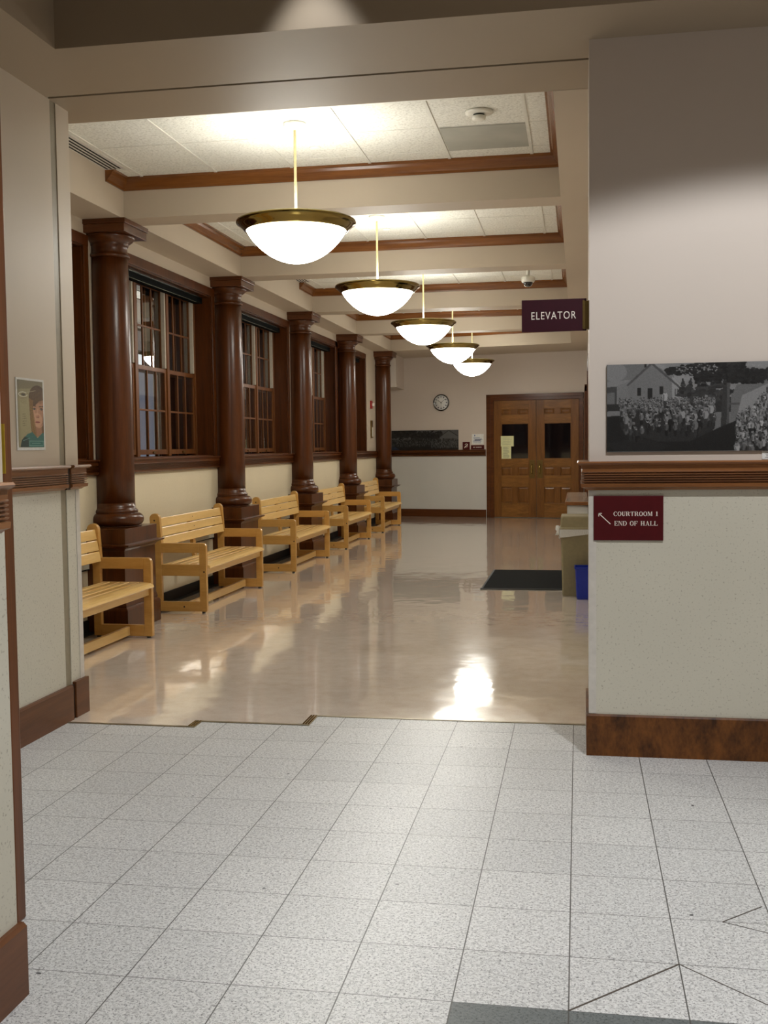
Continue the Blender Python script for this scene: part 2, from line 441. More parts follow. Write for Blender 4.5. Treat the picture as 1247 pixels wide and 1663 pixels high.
# corridor left wall with five window openings
OPEN = []
for r_ in WIN_R: OPEN.append((r_-.09-2.43, r_-.09))
HZ = 3.10
b = MB(); ys = 5.68
for (a, c) in OPEN:
    if a > ys: b.box(XW-.3, XW, ys, a, RZ1-.01, ZB)
    b.box(XW-.3, XW, a, c, HZ, ZB); ys = c
b.box(XW-.3, XW, ys, 23.2, RZ1-.01, ZB)
st(b.build('wall_left', M['paint_beam']))
b = MB(); b.box(XW-.3, XW, 5.70, 23.2, 0, RZ1-.01); st(b.build('wall_left', M['vinyl']))
b = MB(); b.box(XRW, XRW+.2, 5.75, 23.2, 0, ZB); st(b.build('wall_right', M['paint']))
# end wall
EW = empty('wall_end', (0, 22.01, 0), -END_A); st(EW)
k = 1/math.cos(END_A)
b = MB(); b.box(-4.3, .5, 0, .15, RZ0, ZB); b.build('upper_wall', M['paint'], EW)
b = MB(); b.box(-4.3, .5, 0, .15, 0, RZ0); b.build('lower_wall', M['vinyl_end'], EW)

# rails: profile (depth out from wall, z)
def rail_prof(full=True):
    z0, z1 = RZ0, RZ1
    P = [(0, z0), (.012, z0), (.022, z0+.008), (.038, z0+.014), (.040, z0+.030)]
    z = z0+.031
    for i in range(5):
        P += [(.023, z+.001), (.023, z+.004), (.034, z+.0062), (.036, z+.0102)]; z += .0112
    P += [(.032, z+.002), (.034, z1-.020), (.050, z1-.014), (.056, z1-.007), (.050, z1), (0, z1)]
    return P
RP = rail_prof()
# left corridor: simple moulded rail between columns with sill cap
for i in range(6):
    ya = 5.71 if i == 0 else COLY[i-1]+.13; yb = COLY[i]-.13 if i < 5 else 22.78
    b = MB(); b.prism([(XW+p, z) for p, z in RP], 'Y', ya, yb); st(b.build('trim_1', M['cherry_y']))
b = MB(); b.loft([[(-4.0, -p, z) for p, z in RP], [(-1.86*k, -p, z) for p, z in RP]]); o = b.build('rail', M['cherry_x'], EW)
# right front wall rail with mitred return round the corner
b = MB()
b.loft([[(.05-p, 5.72, z) for p, z in RP], [(.05-p, RY-p, z) for p, z in RP], [(3.0, RY-p, z) for p, z in RP]]); st(b.build('trim_1', M['rail_x']))
# left front wall rail: two pieces
b = MB(); b.prism([(JX+p, z) for p, z in RP], 'Y', 2.9, 5.487); st(b.build('trim_1', M['rail_y']))
b = MB(); b.loft([[(JX+p, 5.53, z) for p, z in RP], [(JX+p, 5.68+p, z) for p, z in RP], [(JX-.5, 5.68+p, z) for p, z in RP]]); st(b.build('trim_1', M['rail_y']))
# near wall rail wraps the wall end
b = MB(); b.prism([(-1.487+p, z) for p, z in RP], 'Y', -1.1, 2.612); st(b.build('trim_1', M['rail_y']))
# baseboards
b = MB(); b.prism([(RY, 0), (RY-.014, 0), (RY-.014, .19), (RY-.01, .197), (RY, .197)], 'X', .036, 3.0); b.box(.036, .05, RY, 5.74, 0, .197); st(b.build('baseboard_right', M['base_x']))
b = MB(); b.prism([(JX, 0), (JX+.022, 0), (JX+.022, .180), (JX+.016, .19), (JX, .19)], 'Y', 2.9, 5.505); st(b.build('baseboard_left', M['base_y']))
b = MB(); b.box(JX-.2, JX+.022, 5.54, 5.70, 0, .2); st(b.build('baseboard_left', M['base_y'], bevel=.003))
b = MB(); b.prism([(-1.487, 0), (-1.465, 0), (-1.465, .19), (-1.475, .2), (-1.487, .2)], 'Y', -1.1, 2.660); st(b.build('baseboard_near', M['base_y']))
b = MB(); b.box(-4.0, -1.86*k, -.014, 0, 0, .155); b.build('skirting', M['cherry_x'], EW)
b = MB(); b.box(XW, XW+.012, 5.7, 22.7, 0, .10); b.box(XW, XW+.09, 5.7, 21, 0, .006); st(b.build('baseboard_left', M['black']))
# grey bumper strip along the window wall behind the benches
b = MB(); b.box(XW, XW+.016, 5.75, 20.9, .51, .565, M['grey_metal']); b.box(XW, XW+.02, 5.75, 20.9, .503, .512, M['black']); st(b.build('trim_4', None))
# clear corner guards
b = MB(); b.prism([(.047, RY+.03), (.047, RY-.003), (.082, RY-.003), (.082, RY+.0), (.05, RY), (.05, RY+.03)], 'Z', .2, RZ0-.005); st(b.build('trim_3', M['clear']))
b = MB(); b.box(JX-.03, JX+.012, 5.50, 5.545, 0, .186, M['screw']); b.box(JX-.03, JX+.025, 5.486, 5.531, RZ0, RZ1-.006, M['screw']); st(b.build('trim_7', None))
b = MB(); b.box(JX-.002, JX+.003, 5.635, 5.683, .2, RZ0-.005); st(b.build('trim_3', M['clear']))

# right corridor wall: side door casings seen edge-on
for n, (ya, yb) in enumerate(((12.9, 14.3), (19.6, 20.8))):
    d = st(empty('door_%d' % (n+2), (XRW, (ya+yb)/2, 0)))
    h = (yb-ya)/2
    b = MB(); b.box(-.062, 0, -h, -h+.1, 0, 2.5); b.box(-.062, 0, h-.1, h, 0, 2.5); b.box(-.062, 0, -h, h, 2.4, 2.52); b.build('door_frame', M['cherry'], d, .004)
    b = MB(); b.box(-.01, 0, -h+.1, h-.1, 0, 2.4); b.build('door_leaf', M['oak'], d)

# ------------------------------------------------------------------ windows
def window(i, a, c):
    w = st(empty('window_%d' % (i+1), (XW, a, RZ1)))
    L = c-a; H = HZ-RZ1
    b = MB()   # casing around opening + reveal lining
    b.box(0, .02, -.08, 0, 0, H+.09); b.box(0, .02, L, L+.085, 0, H+.09); b.box(0, .022, -.08, L+.085, H, H+.09)
    b.build('casing', M['cherry'], w, .004)
    b = MB(); b.box(-.3, .001, L-.012, L, 0, H); b.box(-.3, .001, 0, .012, 0, H); b.box(-.3, .001, 0, L, H-.012, H); b.build('reveal', M['cherry'], w)
    b = MB(); b.box(-.3, .0, 0, L, -.03, .012); b.build('window_sill', M['cherry_y'], w)
    pitch = L/3
    for s in range(3):
        y0, y1 = s*pitch+.03, (s+1)*pitch-.03
        zm = 2.25-RZ1
        for ma, mb in ((s*pitch-.001 if s else .012, y0), (y1, (s+1)*pitch)): MB().box(-.26, -.175, ma, mb, .012, H-.012).build('mullion', M['sash'], w, .003)
        for up in (0, 1):
            X = -.19 if not up else -.225
            za, zb = (.03, zm+.022) if not up else (zm-.022, H-.02)
            m = MB(); t_ = .04; dpt = .03
            m.box(X-dpt, X, y0, y0+t_, za, zb); m.box(X-dpt, X, y1-t_, y1, za, zb)
            m.box(X-dpt, X, y0+t_, y1-t_, za, za+.048); m.box(X-dpt, X, y0+t_, y1-t_, zb-.042, zb)
            gy0, gy1, gz0, gz1 = y0+t_, y1-t_, za+.048, zb-.042
            for k_ in (1, 2):
                yy = gy0+(gy1-gy0)*k_/3; m.box(X-.022, X-.002, yy-.009, yy+.009, gz0, gz1)
            zz = (gz0+gz1)/2; m.box(X-.021, X-.003, gy0, gy1, zz-.009, zz+.009)
            so = m.build('upper_sash' if up else 'lower_sash', M['sash'], w, .002)
            g = MB(); g.box(X-.014, X-.010, gy0, gy1, gz0, gz1); g.build('pane', M['glass'], so)
            if not up:
                lk = MB(); lk.box(X, X+.012, (y0+y1)/2-.03, (y0+y1)/2+.03, za+.012, za+.03); lk.build('sash_lift', M['brass_dull'], so)
        # pale jamb liner beside the upper sash
        MB().box(-.222, -.186, y1-.030, y1-.001, zm+.03, H-.02).build('jamb_liner', M['liner_grey'], w); MB().box(-.222, -.205, y0+.001, y0+.014, zm+.03, H-.02).build('jamb_liner', M['liner_grey'], w)
        # storm sash outside
        m = MB(); X = -.29
        m.box(X-.02, X, y0, y0+.05, 0, H); m.box(X-.02, X, y1-.05, y1, 0, H); m.box(X-.02, X, y0, y1, zm-.03, zm+.03)
        for k_ in (1, 2): yy = y0+.05+(y1-y0-.1)*k_/3; m.box(X-.02, X, yy-.012, yy+.012, 0, H)
        m.build('storm_sash', M['sash'], w)
    bl = MB(); bl.box(-.17, -.085, .02, L-.02, H-.075, H-.012, M['blind']); bl.box(-.086, -.082, .02, L-.16, H-.018, H-.012, M['blind_edge'])
    bl.box(-.086, -.083, .02, L-.2, H-.080, H-.075, M['blind_edge'])
    bl.build('blind_headrail', None, w)
for i, (a, c) in enumerate(OPEN): window(i, a, c)

# night outside: a neighbouring facade with a few lit windows
nb = thing('neighbouring_building', 'dark building across the yard with dim lit windows beyond the second window', 'building', (-6.9, 17, 0))
b = MB(); b.box(-.3, 0, -16, 14, -1, 6); b.build('facade', M['dark_ext'], nb)
def lit(y0, y1, z0, z1, c, s, nm='lit_window'):
    b = MB(); b.box(-.002, .02, y0-17, y1-17, z0, z1); b.build(nm, emis('lit_window_light', c, s), nb)
q_ = 1.045
lit(15.9, 16.42, 1.2, 2.72, (.13, .30, .9), 1.2); lit(16.46, 17.1, 1.2, 2.7, (.3, .36, .48), .3); lit(17.14, 17.6, 1.2, 2.7, (.5, .48, .4), .25)
lit(16.0, 16.75, 2.80, 2.98, (.95, 1, 1), 1.0); lit(16.0, 16.7, 3.05, 3.35, (.5, .5, .6), .12); lit(16.0, 16.7, 3.4, 3.85, (.9, .8, .66), .3)
lit(16.0, 16.7, 3.87, 3.98, (1, .95, .8), .8); lit(16.0, 16.7, 4.0, 4.35, (.9, .8, .66), .26)
lit(23.6, 23.8, 1.3, 1.7, (.9, .9, .7), .5); lit(21.2, 21.5, 3.0, 3.6, (.6, .6, .6), .25)

# ------------------------------------------------------------------ columns
CX_ = -3.785
def make_column():
    t = thing('column', '', 'column', (CX_, 0, 0), 0, None)
    b = MB()
    b.lathe([(.158, 1.03), (.1585, 1.3), (.158, 1.8), (.156, 2.3), (.1525, 2.8), (.148, 3.03)], n=56); b.build('shaft', M['cherry'], t)
    b = MB()
    b.lathe([(.148, 3.03), (.160, 3.035), (.165, 3.045), (.160, 3.056), (.151, 3.06), (.146, 3.075), (.145, 3.12), (.153, 3.127), (.157, 3.137), (.154, 3.142), (.165, 3.15), (.19, 3.168), (.205, 3.186), (.21, 3.2), (.206, 3.207)], n=56)
    b.build('necking', M['cherry'], t)
    b = MB(); f = .232
    b.prism([(-f, -f), (f, -f), (f, f), (-f, f)], 'Z', 3.207, 3.272); b.prism([(-f-.012, -f-.012), (f+.012, -f-.012), (f+.012, f+.012), (-f-.012, f+.012)], 'Z', 3.272, ZB)
    b.build('capital', M['cherry_x'], t, .003)
    b = MB()
    pr = [(.20, .832), (.212, .84)]
    for i in range(13):
        a = -PI/2+PI*i/12; pr.append((.175+.052*math.cos(a), .893+.052*math.sin(a)))
    pr += [(.178, .95), (.182, .962), (.178, .972), (.168, .98), (.160, .995), (.158, 1.03)]
    b.lathe(pr, n=56); b.build('base', M['cherry'], t)
    b = MB()
    def ring(w, l): return [(-.115, -l), (w, -l), (w, l), (-.115, l)]
    def lay(w, l, z0, z1, ax='Z'): b.prism(ring(w, l), 'Z', z0, z1)
    lay(.218, .335, .705, .832)                      # upper block
    b.loft([[(x, y, z) for x, y in ring(w, l)] for w, l, z in ((.205, .322, .655), (.215, .332, .672), (.235, .352, .684), (.262, .379, .694), (.268, .385, .700), (.268, .385, .708), (.218, .335, .712))])
    lay(.205, .322, .25, .656)
    b.loft([[(x, y, z) for x, y in ring(w, l)] for w, l, z in ((.233, .35, 0), (.233, .35, .175), (.226, .343, .19), (.212, .329, .2), (.216, .333, .21), (.205, .322, .252))])
    b.build('pedestal', M['cherry'], t, .002)
    return t
c0 = make_column()
LBL = ['dark cherry half column nearest the camera, beside the closest bench', 'dark cherry half column between the second and third nearest benches',
       'dark cherry half column in the middle of the row of five', 'fourth dark cherry half column, before the farthest bench',
       'farthest dark cherry half column, at the end of the corridor']
for i, y in enumerate(COLY):
    c = c0 if i == 0 else copy_tree(c0)
    c.location.y = y; tag(c, LBL[i], 'column', 'engaged columns along the window wall')
c.location.x = CX_+.02

# ------------------------------------------------------------------ benches
def make_bench():
    t = thing('bench', '', 'bench', (0, 0, 0))
    Lh = .895; fw = .045
    def frame(sgn):
        ya, yb = (sgn*Lh, sgn*(Lh-fw)); ya, yb = min(ya, yb), max(ya, yb)
        b = MB()
        arc = lambda cx, cz, r, a0, a1, n=6: [(cx+r*math.cos(math.radians(a0+(a1-a0)*i/n)), cz+r*math.sin(math.radians(a0+(a1-a0)*i/n))) for i in range(n+1)]
        b.prism([(-.24, .012), (-.178, .012), (-.178, .5), (-.172, .63), (-.186, .84)]+arc(-.234, .845, .048, 5, 172, 8)+[(-.272, .70), (-.24, .56)], 'Y', ya, yb)
        b.prism([(.178, .012), (.243, .012), (.243, .59)]+arc(.208, .592, .035, 0, 90, 6)+[(.178, .627)], 'Y', ya, yb)
        b.box(-.178, .178, ya, yb, .540, .627); b.box(-.178, .178, ya, yb, .332, .435); b.box(-.178, .178, ya, yb, .012, .100)
        f = b.build('side_frame', M['pine_z'], t, .004)
        y = ya-.0015 if sgn < 0 else yb-.0005
        for x, z in ((.222, .37), (.03, .055), (-.235, .83), (-.222, .76)): MB().disc((x, y, z), .008, 'Y', .002, 10).build('screw_plug', M['screw'], f)
        for x in (.195, -.22): MB().disc((x+.01, (ya+yb)/2, 0), .016, 'Z', .013, 12).build('glide', M['black'], f)
        return f
    frame(-1); frame(1)
    Y0, Y1 = -(Lh-fw), Lh-fw
    # seat slats: four narrow, one wide bull-nosed front
    xs = [(-.158, -.094), (-.078, -.014), (.002, .066), (.082, .146)]
    for q, (a, c) in enumerate(xs):
        b = MB(); b.box(a, c, Y0, Y1, .414, .438); b.build('seat_slat', M['pine2' if q % 2 else 'pine'], t, .007, seg=3)
    b = MB(); b.prism([(.163, .438), (.163, .418), (.245, .405), (.262, .396), (.268, .404), (.262, .418), (.24, .43), (.2, .438)], 'Y', Y0, Y1)
    b.build('seat_slat', M['pine'], t, .003)
    b = MB(); b.box(.20, .222, Y0, Y1, .335, .408); b.build('apron', M['pine'], t, .003)
    b = MB(); b.box(-.17, -.15, Y0, Y1, .35, .418); b.build('apron', M['pine'], t, .003)
    for y in (-.45, .45):
        b = MB(); b.box(-.17, .2, y-.015, y+.015, .37, .418); b.build('seat_bearer', M['pine'], t)
    th = math.radians(10)
    for z0 in (.598, .684, .770):
        b = MB(); h = .078
        def P(z, o): return (-.185-(z-.6)*math.tan(th)+o, z)
        b.prism([P(z0, 0), P(z0, .02), P(z0+h, .02), P(z0+h, 0)], 'Y', Y0, Y1); b.build('back_slat', M['pine'], t, .004)
    b = MB(); b.prism([(-.165, .36), (-.195, .36), (-.225, .60), (-.258, .81), (-.235, .83), (-.222, .81), (-.189, .60)], 'Y', -.035, .035); b.build('centre_support', M['pine_z'], t, .003)
    for z in (.722, .812): MB().disc((-.185-(z-.6)*math.tan(th)+.0195, 0, z-.002), .006, 'X', .002, 8).build('screw_plug', M['screw'], t)
    b = MB(); b.box(.03, .06, Y0, Y1, .02, .09); b.build('stretcher', M['pine'], t, .003)
    return t
b0 = make_bench()
BL = ['slatted light wood bench nearest the camera, cut off by the left wall', 'slatted light wood bench between the two nearest columns, fully in view',
      'slatted light wood bench in the middle of the row of five', 'slatted light wood bench between the third and fourth columns', 'farthest slatted light wood bench, closest to the end wall']
for i, y1 in enumerate((8.04, 11.06, 14.2, 17.16, 20.17)):
    o = b0 if i == 0 else copy_tree(b0)
    o.location = (-3.512, y1-.895, 0); tag(o, BL[i], 'bench', 'slatted benches along the window wall')

# ------------------------------------------------------------------ pendant lamps
def make_lamp():
    t = thing('pendant_lamp', '', 'lamp', (0, 0, ZC))
    z = lambda v: v-ZC
    b = MB(); b.lathe([(0, z(3.619)), (.075, z(3.619)), (.078, z(3.605)), (.055, z(3.598)), (.05, z(3.585)), (.022, z(3.575)), (0, z(3.575))], n=40); b.build('ceiling_canopy', M['white'], t)
    b = MB(); b.tube([(0, 0, z(3.58)), (0, 0, z(2.935))], .0095, 14); b.build('rod', M['rod'], t)
    b = MB(); b.lathe([(0, z(3.005)), (.02, z(3.0)), (.022, z(2.97)), (.012, z(2.955)), (0, z(2.95))], n=20)
    for a in range(3):
        an = a*2*PI/3+.4; b.tube([(0, 0, z(2.975)), (.37*math.cos(an), .37*math.sin(an), z(2.962))], .006, 8)
    b.build('spider', M['brass'], t)
    b = MB(); b.lathe([(.335, z(2.935)), (.365, z(2.955)), (.375, z(2.972)), (.388, z(2.982)), (.398, z(2.976)), (.401, z(2.966)), (.396, z(2.957)), (.384, z(2.952)), (.374, z(2.942)), (.356, z(2.925)), (.345, z(2.912)), (.336, z(2.908)), (.33, z(2.914)), (.335, z(2.935))], n=96, caps=False); b.build('rim', M['brass_rim'], t)
    b = MB(); pr = []
    R = .334
    for i in range(17):
        a = PI/2*i/16; tt = math.sin(a)**1.2; pr.append((R*math.sqrt(max(0, 1-tt**1.25)) if i < 16 else 0, z(2.922)-.222*tt))
    b.lathe([(R-.008, z(2.934)), (R, z(2.93))]+pr, n=96, caps=False); b.build('bowl', M['bowl'], t)
    b = MB(); b.lathe([(0, z(2.925)), (R-.01, z(2.930)), (R-.01, z(2.927)), (0, z(2.922))], n=64, caps=False); b.build('uplight_disc', M['bowl_inner'], t)  # added glowing disc closing the bowl, sets how much light reaches the ceiling
    return t
l0 = make_lamp()
LL = ['largest brass rimmed bowl pendant, nearest the camera', 'second nearest brass rimmed bowl pendant', 'middle brass rimmed bowl pendant of the row of five', 'fourth brass rimmed bowl pendant, partly in front of the farthest one', 'farthest brass rimmed bowl pendant, nearest the end wall']
LY = (7.19, 10.2, 13.3, 16.45, 19.5)
for i, y in enumerate(LY):
    o = l0 if i == 0 else copy_tree(l0)
    o.location = (-1.855, y, ZC); tag(o, LL[i], 'lamp', 'bowl pendant lamps along the corridor')

# ------------------------------------------------------------------ ceiling fittings
def lathe_thing(name, label, cat, loc, parts, group=None):
    t = thing(name, label, cat, loc, 0, group)
    for nm, prof, m in parts:
        b = MB(); b.lathe(prof, n=32); b.build(nm, m, t)
    return t
lathe_thing('smoke_detector', 'round cream smoke detector on the first ceiling bay', 'smoke detector', (-.63, 7.19, ZC),
    [('mounting_base', [(0, 0), (.09, 0), (.092, -.012), (.07, -.02), (0, -.02)], M['white']), ('sensor_slot', [(0, -.02), (.036, -.02), (.036, -.032), (0, -.032)], M['black']), ('head', [(.03, -.032), (.046, -.032), (.044, -.05), (.03, -.056), (0, -.056)], M['white'])])
for x, y, lb in ((-1.86, 7.79, 'small flat disc sprinkler cover behind the nearest pendant rod'), (-1.87, 10.82, 'small flat disc sprinkler cover in the second ceiling bay'), (-1.9, 13.9, 'small flat disc sprinkler cover in the third ceiling bay')):
    o = MB().lathe([(0, 0), (.04, 0), (.042, -.006), (.036, -.009), (0, -.009)], n=28).build('sprinkler_cover', M['white'], None, loc=(x, y, ZC)); tag(o, lb, 'sprinkler', 'sprinkler covers in the ceiling')
t = lathe_thing('security_camera', 'white dome security camera hanging in the third ceiling bay', 'camera', (-.594, 13.4, ZC),
    [('mounting_base', [(0, 0), (.07, 0), (.07, -.012), (.02, -.03), (.02, -.125), (0, -.125)], M['white']),
     ('housing', [(0, -.115), (.03, -.117), (.075, -.13), (.083, -.145), (.083, -.178), (.07, -.198), (0, -.198)], M['white']),
     ('dome', [(.058, -.196), (.056, -.215), (.044, -.238), (.02, -.25), (0, -.253)], M['cam_black'])])
lathe_thing('smoke_detector', 'small round smoke detector behind the dome security camera', 'smoke detector', (-.66, 12.75, ZC), [('mounting_base', [(0, 0), (.07, 0), (.07, -.015), (0, -.015)], M['white']), ('head', [(0, -.015), (.04, -.015), (.036, -.045), (0, -.048)], M['white'])])
def diffuser(y0, y1, lb):
    t = thing('slot_diffuser', lb, 'air vent', (XL, y0, ZC), 0, 'slot air diffusers'); L = y1-y0
    b = MB(); b.box(.002, .165, 0, L, -.008, .01)
    b.build('plate', M['diffuser'], t)
    for k_ in range(4):
        b = MB(); x = .022+k_*.034; b.box(x-.002, x+.013, .0, L-.015, -.0095, -.004); b.build('slot', M['slot'], t)
diffuser(5.9, 8.02, 'four slot air diffuser in the nearest ceiling bay, at upper left')
diffuser(11.8, 13.95, 'four slot air diffuser in the third ceiling bay, small and far')
b = MB(); b.box(-.925, -.348, 7.492, 8.068, ZC-.007, ZC+.01); tag(b.build('return_grille', M['grey_panel']), 'flat grey square panel in the white tiles of the nearest bay', 'ceiling panel')

# ------------------------------------------------------------------ mat, bins, ledge
b = MB(); b.box(-.98, .16, 11.12, 12.83, 0, .008, M['mat']); 
b.prism([(-.99, 0), (-.98, .008), (-.965, .011), (-.965, 0)], 'Y', 11.12, 12.83, M['black']); b.box(-.99, .16, 11.10, 11.125, 0, .010, M['black'])
tag(b.build('door_mat', None), 'black ribbed floor mat lying beside the tall waste bin', 'mat')

def rr(w, d, r, n=5):
    P = []
    for sx, sy, a in ((1, -1, -90), (1, 1, 0), (-1, 1, 90), (-1, -1, 180)):
        for i in range(n+1):
            an = math.radians(a+90*i/n); P.append((sx*(w-r)+r*math.cos(an), sy*(d-r)+r*math.sin(an)))
    return P
def shell(name, mat, parent, levels, r=.02, inner=None):
    L = [[(x, y, z) for x, y in rr(w, d, r)] for w, d, z in levels]
    b = MB(); b.loft(L, smooth=False, caps=False); b.bm.faces.new([v for v in b.bm.verts][:len(L[0])])
    return b.build(name, mat, parent, 0)
t = thing('waste_bin', 'tall olive grey slim waste bin with lid and clear liner', 'bin', (-.026, 10.865, 0))
shell('body', M['bin'], t, [(.125, .185, .0), (.128, .19, .01), (.142, .212, .60), (.146, .217, .61), (.149, .22, .655), (.14, .21, .655), (.12, .18, .02)])
b = MB(); b.loft([[(x, y, z) for x, y in rr(w, d, .02)] for w, d, z in ((.154, .225, .65), (.156, .227, .66), (.146, .217, .672), (.142, .213, .765), (.138, .208, .777), (.12, .19, .778))])
b.build('lid', M['bin'], t, 0)
b = MB(); n = 48; lo_, hi_ = [], []
for i in range(n):
    p = rr(.150, .223, .02, 11)[i]; 
    droop = .045+.035*math.sin(i*.55)**2+(.04 if p[1] < -.15 else 0)*(.5+.5*math.cos(p[0]*18+.8))
    hi_.append((p[0]*1.02, p[1]*1.012, .652)); lo_.append((p[0]*1.05+.004*math.sin(i*1.7), p[1]*1.02, .652-droop))
b.loft([hi_, lo_], caps=False, smooth=True)
b.build('liner_bag', M['liner'], t)
b = MB(); b.lathe([(0, .03), (.02, .024), (.026, .0), (.018, -.03), (.028, -.055), (0, -.06)], cx=-.166, cy=-.19, n=14)
for v in b.bm.verts: v.co.z += .655+.008*math.sin(v.co.x*300); v.co.x += .004*math.sin(v.co.z*200)
b.build('liner_knot', M['liner'], t)
t = thing('recycling_bin', 'small blue recycling basket in front of the tall waste bin', 'bin', (.10, 10.535, 0))
shell('body', M['blue'], t, [(.115, .085, 0), (.118, .088, .012), (.132, .098, .29), (.138, .104, .292), (.139, .105, .31), (.131, .097, .31), (.12, .09, .02)], .015)

t = thing('low_ledge', 'low wall ledge with wooden edge behind the tall waste bin', 'ledge', (.01, 14.2, 0))
b = MB(); b.box(-.14, .155, -1.26, 1.2, 0, .76); b.build('wall_body', M['vinyl_end'], t)
b = MB(); b.box(-.165, .155, -1.30, 1.3, .76, .80); b.build('wooden_edge', M['rail_x'], t, .008)
b = MB(); b.box(-.15, .155, -1.28, 1.28, .80, .803); b.build('top', M['counter'], t)

# ------------------------------------------------------------------ end wall: double door and fittings (wall-local frame)
dl, dc, dr = -1.69*k, -.825*k, .02*k
d = st(empty('door_1', (0, 22.01, 0), -END_A))
LT = 2.37
b = MB()
b.box(dl-.15, dl-.07, -.05, 0, 0, LT+.125); b.box(dl-.075, dl, -.035, 0, 0, LT+.02)
b.box(dr, dr+.06, -.035, 0, 0, LT+.02); b.box(dr+.055, dr+.09, -.05, 0, 0, LT+.125)
b.box(dl-.15, dr+.09, -.05, 0, LT+.06, LT+.125); b.box(dl-.075, dr+.06, -.035, 0, LT, LT+.065)
b.build('door_frame', M['cherry_x'], d, .004)
def leaf(x0, x1, side):
    W = x1-x0; e = .004
    b = MB(); x0 += e; x1 -= e; sw = .155
    wz0, wz1 = 1.19, 1.905
    Ym = -.012
    gx0, gx1 = x0+sw, x1-sw
    cx = (gx0+gx1)/2
    mz, mx = M['oak'], M['oak_x']
    b.box(x0, gx0, -.03, 0, .01, LT-.004, mz); b.box(gx1, x1, -.03, 0, .01, LT-.004, mz)
    rows = [(.30, .62), (.855, 1.025), (2.085, 2.195)]
    zs = [.01]
    for a, c in rows: zs += [a, c]
    # rails between rows, window opening excluded
    for za, zb in ((.01, .30), (.62, .855), (1.025, wz0), (wz1, 2.085), (2.195, LT-.004)): b.box(gx0, gx1, -.03, 0, za, zb, mx)
    for (za, zb) in rows:
        b.box(cx-.06, cx+.06, -.03, 0, za, zb, mz)
        for xa, xb in ((gx0, cx-.06), (cx+.06, gx1)):
            b.box(xa, xb, -.016, 0, za, zb, mz)
            m_ = .022
            b.loft([[(xa+m_*.4, -.017, za+m_*.4), (xb-m_*.4, -.017, za+m_*.4), (xb-m_*.4, -.017, zb-m_*.4), (xa+m_*.4, -.017, zb-m_*.4)],
                    [(xa+m_*1.6, -.027, za+m_*1.6), (xb-m_*1.6, -.027, za+m_*1.6), (xb-m_*1.6, -.027, zb-m_*1.6), (xa+m_*1.6, -.027, zb-m_*1.6)]], mz)
    o = b.build('door_leaf', None, d, .003)
    g = MB(); g.box(gx0, gx1, -.012, -.006, wz0, wz1); g.build('pane', M['glass_dark'], o)
    g = MB()
    for a in ((gx0, gx0+.012, wz0, wz1), (gx1-.012, gx1, wz0, wz1), (gx0, gx1, wz0, wz0+.012), (gx0, gx1, wz1-.012, wz1)): g.box(a[0], a[1], -.024, -.01, a[2], a[3])
    g.build('glazing_bead', M['oak'], o)
    hxp = x1-.135 if side < 0 else x0+.02
    h = MB(); h.box(hxp, hxp+.105, -.036, -.03, .80, 1.165); h.build('pull_plate', M['brass_dull'], o, .002)
    hc = hxp+.052
    h = MB(); h.tube([(hc, -.035, 1.08), (hc, -.07, 1.065), (hc, -.075, .99), (hc, -.07, .915), (hc, -.035, .90)], .011, 10); h.build('handle', M['brass'], o)
leaf(dl, dc, -1); leaf(dc, dr, 1)

def onend(name, x0, x1, z0, z1, mat, label, cat, dep=.004, base=0):
    t = thing(name, label, cat, (0, 22.01, 0), -END_A)
    return t
def lines(b, x0, x1, z0, z1, n, y, m, h=.006, ragged=True):
    for i in range(n):
        z = z1-(z1-z0)*(i+.5)/n; a = x0+random.uniform(0, .1)*(x1-x0) if ragged else x0; c = x1-random.uniform(0, .35)*(x1-x0)
        b.box(a, c, y-.0006, y, z-h/2, z+h/2, m)
gx0 = dl+.159
t = thing('paper_notice', 'pale landscape paper notice taped to the left door glass', 'notice', (0, 22.01, 0), -END_A)
b = MB(); b.box(gx0-.01, gx0+.26, -.0315, -.031, 1.445, 1.655); b.build('sheet', M['paper_yellow'], t)
b = MB(); lines(b, gx0+.02, gx0+.23, 1.47, 1.63, 5, -.0315, M['ink'], .003); b.build('print', None, t)
t = thing('paper_notice', 'pale portrait paper notice below the landscape one on the left door', 'notice', (0, 22.01, 0), -END_A)
b = MB(); b.box(gx0+.005, gx0+.205, -.0305, -.03, 1.195, 1.46); b.build('sheet', M['paper_yellow'], t)
b = MB(); lines(b, gx0+.03, gx0+.175, 1.21, 1.44, 14, -.0305, M['ink'], .004); b.build('print', None, t)
# clock
t = thing('wall_clock', 'round white clock with black rim above the far picture', 'clock', (-2.79, endy(-2.79), 2.365), -END_A)
b = MB(); pts = []
def yl(prof, n=48):   # lathe about local Y axis
    b = MB(); b.lathe(prof, n=n)
    bmesh.ops.rotate(b.bm, verts=b.bm.verts, cent=(0, 0, 0), matrix=Matrix.Rotation(PI/2, 3, 'X')); return b
yl([(0, 0), (.172, 0), (.175, .02), (.17, .035), (.158, .038), (.15, .026), (0, .026)]).build('case', M['cam_black'], t)
yl([(0, .026), (.152, .026), (.152, .028), (0, .028)]).build('face', M['paper'], t)
b = MB()
for i in range(12):
    a = i*PI/6; c_, s_ = math.cos(a), math.sin(a); w_, h_ = (.009, .02)
    b.box(-w_, w_, -.0295, -.028, .105, .105+h_*1.4, rot=Matrix.Rotation(a, 3, 'Y'), piv=(0, 0, 0))
b.build('hour_marks', M['ink'], t)
def hand(nm, L, w, ang):
    b = MB(); b.box(-w, w, -.032, -.0305, -.02, L, rot=Matrix.Rotation(math.radians(ang), 3, 'Y'), piv=(0, 0, 0)); b.build(nm, M['black'], t)
hand('hour_hand', .085, .0045, 305); hand('minute_hand', .125, .0032, 52); hand('second_hand', .1, .0015, 180)

